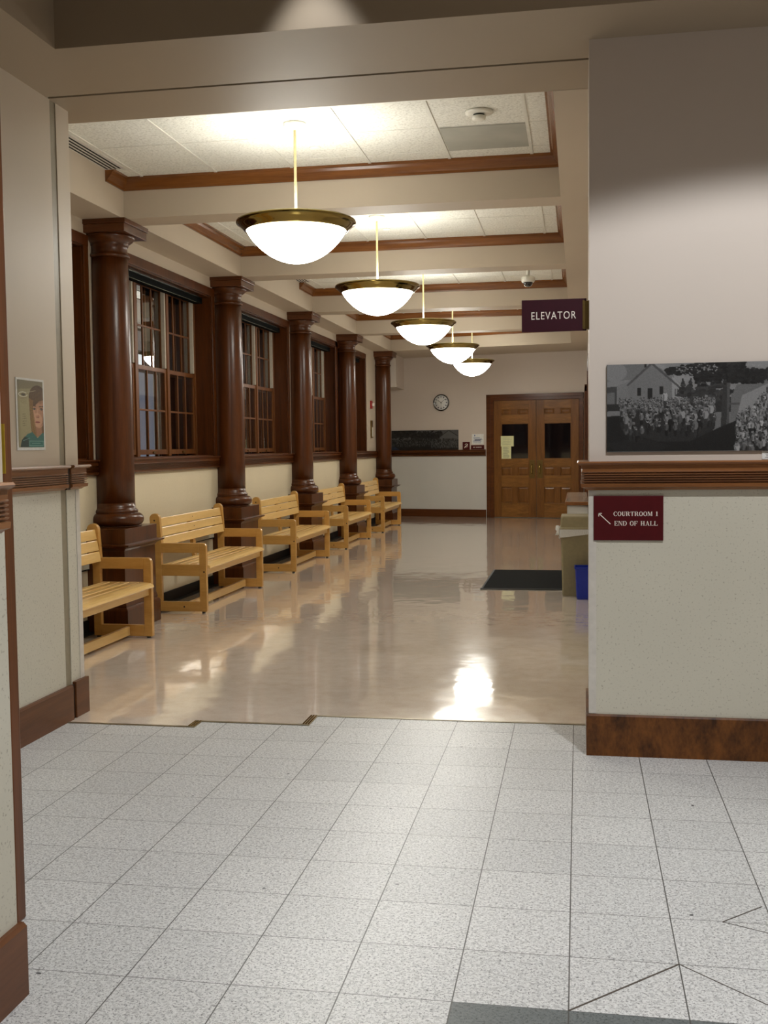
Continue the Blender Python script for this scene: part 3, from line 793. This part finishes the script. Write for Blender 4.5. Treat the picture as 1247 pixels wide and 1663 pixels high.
# ------------------------------------------------------------------ rasters for the printed pictures
class Ras:
    def __init__(s, W, H, nx, ny, bg):
        s.W, s.H, s.nx, s.ny = W, H, nx, ny
        s.X, s.Y = np.meshgrid((np.arange(nx))*W/(nx-1), (np.arange(ny))*H/(ny-1))   # y measured downward
        s.a = np.zeros((ny, nx, 3)); s.a[:] = bg; s.rng = np.random.default_rng(3)
    def put(s, m, c, al=1.0):
        c = np.array(c if hasattr(c, '__len__') else (c, c, c), float)
        s.a[m] = s.a[m]*(1-al)+c*al
    def poly(s, P, c, al=1):
        P = np.array(P, float); x, y = s.X, s.Y
        ins = np.zeros(x.shape, bool); j = len(P)-1
        for i in range(len(P)):
            xi, yi, xj, yj = *P[i], *P[j]
            cond = ((yi > y) != (yj > y))
            with np.errstate(divide='ignore', invalid='ignore'): xc = (xj-xi)*(y-yi)/(yj-yi+1e-12)+xi
            ins ^= cond & (x < xc); j = i
        s.put(ins, c, al); return ins
    def ell(s, cx, cy, rx, ry, c, al=1, box=True):
        x0 = max(0, int((cx-rx)/s.W*(s.nx-1))-1); x1 = min(s.nx, int((cx+rx)/s.W*(s.nx-1))+3)
        y0 = max(0, int((cy-ry)/s.H*(s.ny-1))-1); y1 = min(s.ny, int((cy+ry)/s.H*(s.ny-1))+3)
        if x0 >= x1 or y0 >= y1: return
        X, Y = s.X[y0:y1, x0:x1], s.Y[y0:y1, x0:x1]; m = ((X-cx)/rx)**2+((Y-cy)/ry)**2 < 1
        c = np.array(c if hasattr(c, '__len__') else (c, c, c), float)
        sub = s.a[y0:y1, x0:x1]; sub[m] = sub[m]*(1-al)+c*al
    def line(s, x0, y0, x1, y1, w, c, al=1):
        d = np.hypot(x1-x0, y1-y0); tt = np.clip(((s.X-x0)*(x1-x0)+(s.Y-y0)*(y1-y0))/d**2, 0, 1)
        m = np.hypot(s.X-(x0+tt*(x1-x0)), s.Y-(y0+tt*(y1-y0))) < w; s.put(m, c, al)
    def fuzz(s, amt): s.a += s.rng.normal(0, amt, s.a.shape[:2])[:, :, None]; s.a = np.clip(s.a, 0, 1)
    def mesh(s, name, w, h, parent, thick, plane, origin):
        """plane 'Y-': faces -Y, x to the right, z up. 'X+': faces +X, y to the right (far), z up."""
        u = np.linspace(0, w, s.nx); v = np.linspace(h, 0, s.ny); U, V = np.meshgrid(u, v)
        if plane == 'Y-': co = np.stack([U, 0*U-thick, V], 2)
        else: co = np.stack([0*U+thick, U, V], 2)
        n = s.nx*s.ny; me = D.meshes.new(name); idx = np.arange(n).reshape(s.ny, s.nx)
        a, b_, c, d_ = idx[:-1, :-1].ravel(), idx[1:, :-1].ravel(), idx[1:, 1:].ravel(), idx[:-1, 1:].ravel()
        F = np.stack([a, b_, c, d_], 1)
        me.vertices.add(n); me.vertices.foreach_set('co', co.reshape(-1))
        me.loops.add(F.size); me.loops.foreach_set('vertex_index', F.ravel())
        me.polygons.add(len(F)); me.polygons.foreach_set('loop_start', np.arange(len(F))*4); me.polygons.foreach_set('loop_total', np.full(len(F), 4))
        me.update(); at = me.color_attributes.new('Col', 'FLOAT_COLOR', 'POINT')
        lin = np.where(s.a <= .04045, s.a/12.92, ((s.a+.055)/1.055)**2.4)
        at.data.foreach_set('color', np.concatenate([lin.reshape(-1, 3), np.ones((n, 1))], 1).ravel())
        me.materials.append(M['print']); o = D.objects.new(name, me); COL.objects.link(o); o.parent = parent; o.location = origin
        return o

def crowd(R, n, fx, sz, lo=.12, hi=.62, seed=5):
    rg = np.random.default_rng(seed); P = sorted([fx(rg) for _ in range(n)], key=lambda p: p[1])
    for x, y in P:
        h = sz(y); tone = rg.uniform(lo, hi); leg = rg.uniform(.05, .2)
        R.ell(x, y+h*1.0, h*.26, h*.75, leg)
        R.ell(x, y, h*.40, h*.62, tone*.92)
        R.ell(x-h*.22, y+h*.1, h*.14, h*.45, tone*.6); R.ell(x, y-h*.72, h*.2, h*.26, rg.uniform(.35, .62)); R.ell(x, y-h*.85, h*.2, h*.16, rg.uniform(.05, .5))

def big_picture():
    R = Ras(2500, 665, 620, 166, .50)
    # sky with cloud shapes
    for _ in range(40): R.ell(R.rng.uniform(0, 2500), R.rng.uniform(0, 150), R.rng.uniform(60, 220), R.rng.uniform(15, 50), R.rng.uniform(.44, .60), .4)
    R.poly([(0, 0), (310, 0), (200, 120), (0, 135)], .42); R.ell(60, 60, 90, 70, .53, .7)
    # side barn
    R.poly([(0, 130), (170, 118), (60, 175), (0, 175)], .50); R.poly([(0, 170), (75, 168), (75, 310), (0, 310)], .26); R.poly([(0, 215), (60, 212), (60, 305), (0, 305)], .40)
    R.poly([(75, 165), (170, 125), (172, 275), (75, 285)], .46)
    # ground and far field
    R.poly([(0, 300), (2500, 250), (2500, 665), (0, 665)], .16); R.poly([(0, 355), (140, 350), (200, 385), (0, 392)], .46); R.poly([(780, 375), (1010, 370), (960, 440), (790, 520)], .42)
    # chapel-like house
    R.poly([(150, 155), (325, -5), (500, 90), (500, 300), (172, 290)], .44); R.poly([(485, 95), (580, 195), (580, 290), (485, 280)], .56)
    R.poly([(325, -6), (345, -6), (590, 215), (575, 220), (335, 8), (160, 165), (145, 158)], .30)
    R.poly([(280, 0), (298, 0), (298, 22), (280, 30)], .1)
    for x, w_, y0, y1 in ((228, 30, 180, 238), (303, 38, 182, 270), (392, 32, 170, 230)): R.poly([(x, y0), (x+w_, y0), (x+w_, y1), (x, y1)], .12)
    for x in (508, 524, 541, 557): R.poly([(x, 190), (x+7, 193), (x+7, 245), (x, 243)], .3)
    # treeline
    for x, hh in ((565, 120), (620, 110), (680, 130), (720, 90), (780, 110), (820, 60)):
        for k_ in range(9): R.ell(x+R.rng.normal(0, 5), 125+k_*hh/8+R.rng.uniform(-4, 4), 6+k_*5, 12, R.rng.uniform(.12, .24))
    for _ in range(160): R.ell(R.rng.uniform(560, 960), R.rng.uniform(210, 290), 16, 12, R.rng.uniform(.12, .26))
    # hills on the right
    R.poly([(920, 260), (960, 170), (1230, 120), (1600, 95), (2500, 80), (2500, 420), (920, 420)], .40)
    R.poly([(1000, 250), (1220, 150), (2500, 120), (2500, 420), (960, 420)], .52)
    for _ in range(420):
        x = R.rng.uniform(900, 2500); y = 145-(x-900)*.02-R.rng.uniform(0, 1)*min(80, 80)*(1.1 if x < 1500 else .6); R.ell(x, y, R.rng.uniform(12, 26), R.rng.uniform(14, 24), R.rng.uniform(.09, .2))
    R.poly([(900, 305), (985, 305), (985, 320), (900, 320)], .3)
    # big tree
    R.poly([(862, 100), (915, 100), (905, 480), (845, 482)], .20); R.poly([(892, 100), (915, 100), (905, 480), (888, 480)], .30)
    for _ in range(900):
        r_ = R.rng.uniform(0, 1); x = 450+560*r_**.8; y = 60-40*r_+R.rng.normal(0, 22)*(.5+r_)
        R.ell(x, y, R.rng.uniform(8, 26), R.rng.uniform(5, 13), R.rng.uniform(.06, .18))
    for _ in range(340): R.ell(R.rng.uniform(650, 1050), 110+R.rng.normal(0, 22), R.rng.uniform(8, 24), R.rng.uniform(5, 12), R.rng.uniform(.05, .16))
    for _ in range(60): R.ell(R.rng.uniform(520, 820), 40+R.rng.normal(0, 22), 6, 4, .5)
    for _ in range(200): R.ell(R.rng.uniform(900, 1150), R.rng.uniform(60, 160), 14, 9, R.rng.uniform(.06, .15))
    # shadow ground
    R.poly([(0, 400), (90, 390), (110, 500), (380, 590), (620, 590), (830, 490), (1000, 420), (960, 665), (0, 665)], .10)
    R.poly([(0, 600), (250, 560), (480, 620), (380, 665), (60, 665)], .15, .6)
    # crowds
    crowd(R, 330, lambda g: (g.uniform(95, 800), 275+80*g.random()**1.2), lambda y: 24+(y-270)*.06, .2, .6)
    crowd(R, 60, lambda g: (g.uniform(110, 800), g.uniform(360, 430)), lambda y: 42, .10, .62, 9)
    crowd(R, 34, lambda g: (g.uniform(130, 700), g.uniform(440, 520)), lambda y: 42, .06, .45, 11)
    for x, y, tn in ((145, 420, .50), (735, 390, .56), (775, 350, .6), (660, 470, .42), (435, 250, .66), (545, 420, .3)): crowd(R, 1, lambda g: (x, y), lambda _: 52, tn, tn+.05, 1)
    def slope(g):
        u = g.random(); x = 960+u*1540; top = max(200, 430-(x-960)*1.05) if x < 1250 else 190
        return (x, top+(660-top)*g.random()**.9)
    crowd(R, 900, slope, lambda y: 20+(y-180)*.055, .22, .74, 21)
    R.fuzz(.02); R.a = R.a*.92
    return R
def picture(name, label, loc, rz, w, h, R, plane='Y-', th=.012):
    t = thing(name, label, 'picture', loc, rz)
    b = MB()
    if plane == 'Y-': b.box(0, w, -th+.0004, 0, 0, h)
    b.build('backing_board', M['black'], t)
    R.mesh('print', w, h, t, th, plane, (0, 0, 0)); return t
picture('panoramic_photograph', 'large black and white crowd photograph above the rail on the right wall', (.130, RY, 1.431), 0, 1.50, .402, big_picture(), th=.014)

def far_picture():
    R = Ras(1500, 430, 340, 98, .30)
    R.poly([(0, 0), (1500, 0), (1500, 200), (0, 200)], .40); R.poly([(0, 0), (560, 0), (480, 140), (0, 160)], .10)
    R.poly([(440, 60), (1100, 90), (1110, 400), (440, 400)], .17)
    for _ in range(300): R.ell(R.rng.uniform(0, 1150), 60+R.rng.normal(0, 35)+R.rng.uniform(0, 60), 24, 18, R.rng.uniform(.05, .2))
    R.poly([(0, 200), (1500, 200), (1500, 430), (0, 430)], .13)
    R.poly([(0, 300), (180, 420), (0, 430)], (.20, .26, .36))
    R.poly([(1090, 140), (1290, 5), (1480, 120), (1480, 380), (1100, 380)], .44); R.poly([(1080, 150), (1290, 0), (1490, 125), (1480, 135), (1290, 15), (1095, 155)], .14)
    for x in (1165, 1375): R.poly([(x, 180), (x+26, 180), (x+26, 235), (x, 235)], .07)
    R.poly([(1225, 190), (1340, 190), (1340, 215), (1225, 215)], .10); R.poly([(1265, 200), (1310, 200), (1310, 300), (1265, 300)], .12)
    crowd(R, 420, lambda g: (g.uniform(0, 1480), g.uniform(190, 350)), lambda y: 22, .12, .42, 4)
    crowd(R, 160, lambda g: (g.uniform(900, 1480), g.uniform(270, 390)), lambda y: 24, .15, .5, 6)
    R.fuzz(.02); R.a *= .78; return R
wf = (3.88-2.435)*k
picture('panoramic_photograph', 'long dark crowd photograph on the far end wall under the clock', (-3.88, endy(-3.88), 1.385), -END_A, wf, .415, far_picture(), th=.012)
# small caption cards
t = thing('caption_card', 'tiny white caption card at the lower edge of the large photograph', 'card', (.820, RY, 1.392), 0)
b = MB(); b.box(0, .1, -.003, 0, 0, .037); b.build('card', M['paper'], t)
b = MB(); lines(b, .012, .09, .004, .034, 4, -.003, M['ink'], .002); b.build('print', None, t)
# restroom style signs beside the far doors
def plate(name, x0, x1, z0, z1, mat, label, cat='sign', dep=.008):
    t = thing(name, label, cat, (x0, endy(x0), z0), -END_A)
    b = MB(); b.box(0, (x1-x0)*k, -dep, 0, 0, z1-z0); b.build('panel', mat, t, .001); return t, (x1-x0)*k, z1-z0
t, w_, h_ = plate('pictogram_sign', -2.346, -2.196, 1.378, 1.545, M['maroon'], 'small square maroon sign with white ear pictogram beside the far picture')
b = MB()
b.tube([(.045, -.009, .045), (.06, -.009, .075), (.09, -.009, .09), (.11, -.009, .12)], .010, 6); b.tube([(.08, -.009, .05), (.1, -.009, .07), (.095, -.009, .1)], .007, 6)
b.tube([(.05, -.009, .11), (.075, -.009, .13), (.1, -.009, .125)], .006, 6); b.build('pictogram', M['letter'], t)
t, w_, h_ = plate('room_sign', -2.172, -1.895, 1.392, 1.478, M['maroon'], 'narrow maroon room sign under the white notice by the far doors')
b = MB(); 
for i in range(11):
    if i not in (3,): b.box(.05+i*.0165, .05+i*.0165+.011, -.0088, -.008, .034, .052)
b.build('lettering', M['letter'], t)
t, w_, h_ = plate('paper_notice', -2.150, -1.905, 1.495, 1.705, M['paper'], 'white printed notice above the narrow maroon room sign', 'notice', .002)
b = MB(); lines(b, .02, .235, .02, .15, 6, -.002, M['ink_blue'], .007); b.box(.05, .07, -.0026, -.002, .165, .195, M['ink_blue']); b.box(.06, .2, -.0026, -.002, .08, .095, M['ink']); b.build('print', None, t)

# strobe alarm and call plate on the left wall near the end
t = thing('fire_alarm_strobe', 'small red and white alarm strobe high beside the farthest column', 'alarm', (XW, 20.56, 2.27))
b = MB(); b.box(0, .03, -.06, .06, -.075, .075); b.build('housing', M['red'], t, .004)
b = MB(); b.box(.03, .07, -.02, .05, -.03, .03); b.build('strobe_lens', M['white'], t, .008)
t = thing('call_plate', 'narrow metal plate with dark top low beside the farthest column', 'wall plate', (XW, 20.56, 1.64))
b = MB(); b.box(0, .03, -.055, .055, 0, .33); b.build('housing', M['brass_dull'], t, .003)
b = MB(); b.box(.03, .034, -.045, .045, .02, .2); b.build('faceplate', M['grey_metal'], t)

# ------------------------------------------------------------------ signs in front
t = thing('elevator_sign', 'maroon hanging sign reading ELEVATOR fixed to the right jamb', 'sign', (.05, 5.25, 2.075))
SW, SHT = .307, .150
b = MB(); b.box(-SW-.006, -.012, -.006, .006, -SHT/2, SHT/2); b.build('panel', M['maroon_dark'], t, .001)
text_mesh('lettering', 'ELEVATOR', .0503, M['letter'], t, (-SW/2-.012, -.0068, -.002), (PI/2, 0, 0), .78, .0006, 0, space=1.16)
b = MB(); b.box(-.030, -.020, -.009, .009, -.066, .066); b.box(-.026, 0, -.012, -.007, -.068, .062); b.box(-.026, 0, .007, .012, -.068, .062); b.box(-.004, 0, -.03, .03, -.068, .062)
for z in (.05, -.052): b.disc((-.022, -.0145, z), .003, 'Y', .003, 8)
b.build('bracket', M['brass_dull'], t)

# serif lettering drawn as polygons on a unit cap height
def glyph(ch):
    P = []; T, t_ = .18, .06
    def rect(x0, y0, x1, y1): P.append([(x0, y0), (x1, y0), (x1, y1), (x0, y1)])
    def stem(x, w=T, top=True, bot=True, s=.07):
        rect(x, 0, x+w, 1)
        if bot: rect(x-s, 0, x+w+s, t_)
        if top: rect(x-s, 1-t_, x+w+s, 1)
    def ring(cx, cy, rx, ry, a0, a1, ts=T, tt=t_, n=22):
        for i in range(n):
            a, c = math.radians(a0+(a1-a0)*i/n), math.radians(a0+(a1-a0)*(i+1)/n)
            P.append([(cx+rx*math.cos(a), cy+ry*math.sin(a)), (cx+rx*math.cos(c), cy+ry*math.sin(c)), (cx+(rx-ts)*math.cos(c), cy+(ry-tt)*math.sin(c)), (cx+(rx-ts)*math.cos(a), cy+(ry-tt)*math.sin(a))])
    if ch == 'O': ring(.42, .5, .42, .515, 0, 360); return P, .84
    if ch == 'C':
        ring(.42, .5, .42, .515, 50, 318); rect(.70, .66, .745, .98); rect(.70, .02, .745, .2); return P, .77
    if ch == 'U':
        rect(.07, .32, .28, 1); rect(0, 1-t_, .35, 1); rect(.64, .32, .71, 1); rect(.55, 1-t_, .82, 1)
        n = 16
        for i in range(n):
            a, c = math.radians(180+180*i/n), math.radians(180+180*(i+1)/n)
            f = lambda q, o: (.39+(.32 if o else .25-.0)*math.cos(q)*(1 if o else 1)-(0 if o else -.0), .32+(.335 if o else .245)*math.sin(q))
            ti = lambda q: .07+.14*(1-math.cos(q))/2*1.0
            A = (.39+.32*math.cos(a), .32+.335*math.sin(a)); B = (.39+.32*math.cos(c), .32+.335*math.sin(c))
            A2 = (A[0]-ti(a)*math.cos(a), .32+.25*math.sin(a)); B2 = (B[0]-ti(c)*math.cos(c), .32+.25*math.sin(c)); P.append([A, B, B2, A2])
        return P, .82
    if ch == 'R':
        stem(.07); rect(.28, 1-t_, .48, 1); rect(.28, .47, .48, .47+t_); ring(.46, .735, .27, .265, -90, 90, .19)
        P.append([(.42, .5), (.60, .5), (.80, .0), (.60, 0)]); rect(.60, 0, .86, t_); return P, .86
    if ch == 'T':
        stem(.31, top=False); rect(0, 1-t_, .83, 1); rect(0, .72, .045, 1); rect(.785, .72, .83, 1); return P, .83
    if ch == 'M':
        rect(.07, 0, .13, 1); rect(0, 0, .22, t_); rect(0, 1-t_, .2, 1); stem(.80, s=.06)
        P.append([(.10, 1), (.31, 1), (.57, .0), (.47, 0)]); P.append([(.47, 0), (.55, 0), (.86, 1), (.79, 1)]); return P, 1.09
    if ch == 'E':
        stem(.07); rect(.28, 1-t_, .74, 1); rect(.28, .47, .55, .47+t_); rect(.28, 0, .76, t_); rect(.70, .70, .745, 1); rect(.72, 0, .765, .3); rect(.51, .36, .55, .64); return P, .78
    if ch == 'F':
        stem(.07); rect(.28, 1-t_, .74, 1); rect(.28, .47, .55, .47+t_); rect(.70, .70, .745, 1); rect(.51, .36, .55, .64); return P, .75
    if ch == 'L': stem(.07); rect(.28, 0, .74, t_); rect(.70, 0, .745, .33); return P, .76
    if ch == 'N':
        rect(.07, 0, .13, 1); rect(0, 0, .21, t_); rect(0, 1-t_, .2, 1); rect(.72, 0, .78, 1); rect(.64, 1-t_, .86, 1)
        P.append([(.07, 1), (.30, 1), (.78, 0), (.66, 0)]); return P, .86
    if ch == 'D': stem(.07); rect(.28, 1-t_, .42, 1); rect(.28, 0, .42, t_); ring(.40, .5, .44, .5, -90, 90); return P, .85
    if ch == 'H': stem(.07); stem(.61); rect(.28, .47, .61, .47+t_); return P, .90
    if ch == 'A':
        P.append([(.10, 0), (.17, 0), (.46, 1), (.39, 1)]); P.append([(.36, 1), (.50, 1), (.84, 0), (.62, 0)]); rect(.2, .28, .68, .28+t_); rect(0, 0, .28, t_); rect(.54, 0, .92, t_); return P, .90
    if ch == '1': rect(.17, 0, .37, 1); rect(.05, 0, .49, t_); P.append([(.05, .80), (.17, .84), (.20, 1), (.17, 1)]); return P, .5
    return P, .45
def serif(body, x0, x1, z0, h, parent, y):
    gs = [glyph(c) for c in body]; gap = .10; tot = sum(g[1] for g in gs)+gap*(len(gs)-1); sx = (x1-x0)/tot; x = x0; b = MB()
    for P, w in gs:
        for poly in P:
            pts = [(x+px*sx, z0+pz*h) for px, pz in poly]
            try: b.prism(pts, 'Y', y-.0008, y)
            except Exception: pass
        x += (w+gap)*sx
    return b.build('lettering', M['letter'], parent)
t = thing('courtroom_sign', 'maroon sign reading COURTROOM 1 END OF HALL on the right wall', 'sign', (.070, RY, 1.020))
U_ = .316/452
b = MB(); b.box(0, .316, -.009, 0, 0, .208); b.build('panel', M['maroon'], t, .001)
serif('COURTROOM 1', 130*U_, 417*U_, (1284-1121)*U_, 29*U_, t, -.009)
serif('END OF HALL', 135*U_, 415*U_, (1284-1185)*U_, 30*U_, t, -.009)
b = MB(); A = Vector((32*U_, (1284-1102)*U_)); B_ = Vector((110*U_, (1284-1175)*U_)); dd = (B_-A).normalized(); nn = Vector((-dd.y, dd.x))*2.6*U_
b.prism([tuple(A+nn), tuple(B_+nn), tuple(B_-nn), tuple(A-nn)], 'Y', -.0098, -.009)
b.box(A.x-1*U_, A.x+22*U_, -.0098, -.009, A.y-3.5*U_, A.y+1*U_); b.box(A.x-1*U_, A.x+3.5*U_, -.0098, -.009, A.y-22*U_, A.y+1*U_)
b.build('arrow', M['letter'], t)

# poster with a child's portrait on the left wall
def poster():
    R = Ras(260, 650, 120, 190, (.62, .58, .44))
    R.a[:, :, :] = (np.array((.66, .63, .48))[None, None]*(1-.25*np.clip((200-R.Y)/260, 0, 1)[:, :, None])*(1-.25*np.clip((30-R.X)/60, 0, 1)[:, :, None]))
    R.poly([(0, 0), (260, 0), (260, 60), (0, 90)], (.40, .37, .28), .45)
    hair = (.30, .21, .12); hair2 = (.45, .34, .20)
    R.ell(205, 165, 92, 125, hair); R.poly([(112, 170), (260, 110), (260, 520), (150, 560), (128, 420)], hair2)
    skin = (.78, .60, .48)
    R.poly([(150, 420), (235, 430), (240, 520), (190, 545), (150, 520)], (.66, .48, .37))
    R.ell(212, 310, 64, 150, skin); R.ell(226, 300, 54, 140, (.72, .54, .43)); R.ell(195, 380, 50, 70, (.80, .62, .50))
    R.poly([(120, 130), (260, 90), (260, 180), (215, 195), (170, 245), (132, 250)], (.34, .24, .14))
    for i in range(26):
        x = 122+i*5; R.line(x+10, 60+abs(i-12)*2, x-4+i*.5, 215+8*math.sin(i), 1.8, (.52, .40, .24) if i % 2 else (.25, .17, .1), .6)
    for x in (165, 240): R.ell(x, 272, 17, 11, (.30, .22, .18)); R.ell(x, 273, 11, 8, (.62, .58, .52)); R.ell(x, 273, 6, 7, (.10, .10, .12))
    for x in (162, 240): R.line(x-20, 248, x+18, 244, 4, (.33, .23, .15))
    R.ell(200, 345, 17, 15, (.72, .50, .40)); R.ell(192, 356, 5, 4, (.36, .2, .16)); R.ell(208, 356, 5, 4, (.36, .2, .16)); R.line(202, 270, 194, 340, 4, (.84, .68, .56), .6)
    R.ell(198, 402, 25, 9, (.62, .30, .28)); R.line(174, 401, 222, 401, 2, (.35, .14, .13))
    R.poly([(112, 170), (156, 190), (150, 320), (160, 430), (178, 560), (140, 575), (124, 420)], (.50, .37, .2))
    for i in range(9): R.line(122+i*3, 250, 140+i*6, 575, 2.6, (.66, .54, .30) if i % 2 else (.42, .3, .16), .7)
    R.poly([(262, 300), (250, 420), (248, 520), (262, 520)], (.40, .28, .16))
    R.poly([(50, 560), (90, 520), (140, 500), (190, 560), (240, 510), (260, 505), (260, 650), (15, 650), (25, 600)], (.18, .44, .42))
    R.poly([(15, 650), (30, 580), (60, 545), (100, 560), (100, 650)], (.08, .22, .22))
    R.line(45, 585, 110, 560, 2, (.5, .7, .66)); R.line(70, 590, 250, 588, 1.5, (.6, .78, .74)); R.line(110, 590, 110, 630, 1.2, (.6, .78, .74)); R.line(250, 588, 250, 625, 1.2, (.6, .78, .74)); R.line(105, 632, 250, 632, 1.5, (.6, .78, .74)); R.line(135, 610, 220, 610, 3, (.55, .72, .68), .7)
    th = np.linspace(0, 5.5, 40)
    for a, c in zip(th[:-1], th[1:]): R.line(55+42*math.cos(a), 138+22*math.sin(a), 55+42*math.cos(c), 138+22*math.sin(c), 3.5, (.85, .85, .78))
    R.ell(58, 140, 22, 12, (.3, .28, .22)); R.line(100, 115, 185, 92, 2.5, (.75, .72, .6), .8)
    for y in (170, 183, 196, 209, 222): R.line(30, y, 88, y-3, 1.5, (.46, .42, .3), .7)
    for y in (330, 352, 372, 398, 420, 440): R.line(45, y, 75+8*math.sin(y), y-4, 2.2, (.36, .34, .26), .7)
    R.fuzz(.012); return R
t = thing('poster', 'small white bordered poster of a child in a teal shirt', 'poster', (JX, 5.016, 1.471))
PW, PH = .289, .362
b = MB(); b.box(0, .0025, 0, PW, 0, PH); b.build('sheet', M['paper'], t)
poster().mesh('portrait_print', PW*.905, PH*.93, t, .0032, 'X+', (0, PW*.05, PH*.04))

# wooden door standing open at the far left, with a yellow notice
t = st(empty('door_4', (-1.78, 3.08, 0)))
b = MB(); b.box(-.92, .036, -.012, .012, .01, 2.50); b.build('door_leaf', M['cherry'], t, .002)
b = MB(); b.box(.034, .066, -.026, .032, .0, 2.54); b.build('door_post', M['cherry_light'], t, .006)
t = thing('yellow_notice', 'yellow notice sheet on the open door at the far left edge', 'notice', (-1.80, 3.05, 1.40))
b = MB(); b.box(-.12, .098, -.002, .0, 0, .15); b.build('sheet', M['yellow'], t)

# ------------------------------------------------------------------ recessed downlights in the front recess
for i, (x, y, en, ang, bl, sz) in enumerate(((-1.14, 4.56, 62, 56, .45, .03), (.95, 3.0, 400, 122, .14, .06), (-1.14, 2.2, 110, 100, .4, .06), (.95, 1.9, 60, 100, .4, .06))):
    t = thing('downlight', 'round recessed downlight above the front hall, out of view', 'light', (x, y, 3.98), 0, 'recessed downlights over the front hall')
    b = MB(); b.lathe([(.07, 0), (.09, 0), (.092, -.006), (.07, -.008), (.062, .03), (.07, .03)], n=32, caps=False); b.build('trim_ring', M['white'], t)
    L = D.lights.new('downlight_beam', 'SPOT'); L.energy = en; L.spot_size = math.radians(ang); L.spot_blend = bl; L.shadow_soft_size = sz; L.color = (.95, .97, 1.0)
    lo = D.objects.new('downlight_beam', L); COL.objects.link(lo); lo.location = (x, y, 3.965)
# soft fill lights added behind the camera at ceiling height, no fittings modelled
for x, y in ((-.4, .4), (1.5, .4)):
    L = D.lights.new('hall_fill_light', 'AREA'); L.shape = 'RECTANGLE'; L.size = 1.2; L.size_y = 1.2; L.energy = 10; L.color = (1, .98, .96)
    lo = D.objects.new('hall_fill_light', L); COL.objects.link(lo); lo.location = (x, y, 3.27)

# ------------------------------------------------------------------ world, camera
W = D.worlds.new('world'); SC.world = W; W.use_nodes = True
W.node_tree.nodes['Background'].inputs[0].default_value = (.01, .012, .02, 1); W.node_tree.nodes['Background'].inputs[1].default_value = .6
cam = D.cameras.new('camera'); co = D.objects.new('camera', cam); COL.objects.link(co); SC.camera = co
F, YAW, PITCH, ROLL, H = 1774.3377, .1764, .0597, -.0116, 1.4681
cy_, sy_ = math.cos(YAW), math.sin(YAW)
fwd = Vector((-sy_*math.cos(PITCH), cy_*math.cos(PITCH), -math.sin(PITCH))); r0 = Vector((cy_, sy_, 0)); u0 = r0.cross(fwd)
r_ = r0*math.cos(ROLL)+u0*math.sin(ROLL); u_ = -r0*math.sin(ROLL)+u0*math.cos(ROLL)
Mx = Matrix((r_, u_, -fwd)).transposed().to_4x4(); Mx.translation = (0, 0, H); co.matrix_world = Mx
cam.sensor_fit = 'VERTICAL'; cam.sensor_height = 24; cam.lens = 24*F/1663; cam.clip_start = .05; cam.clip_end = 100
SC.view_settings.view_transform = 'Standard'; SC.view_settings.look = 'None'; SC.view_settings.exposure = 0; SC.view_settings.gamma = 1
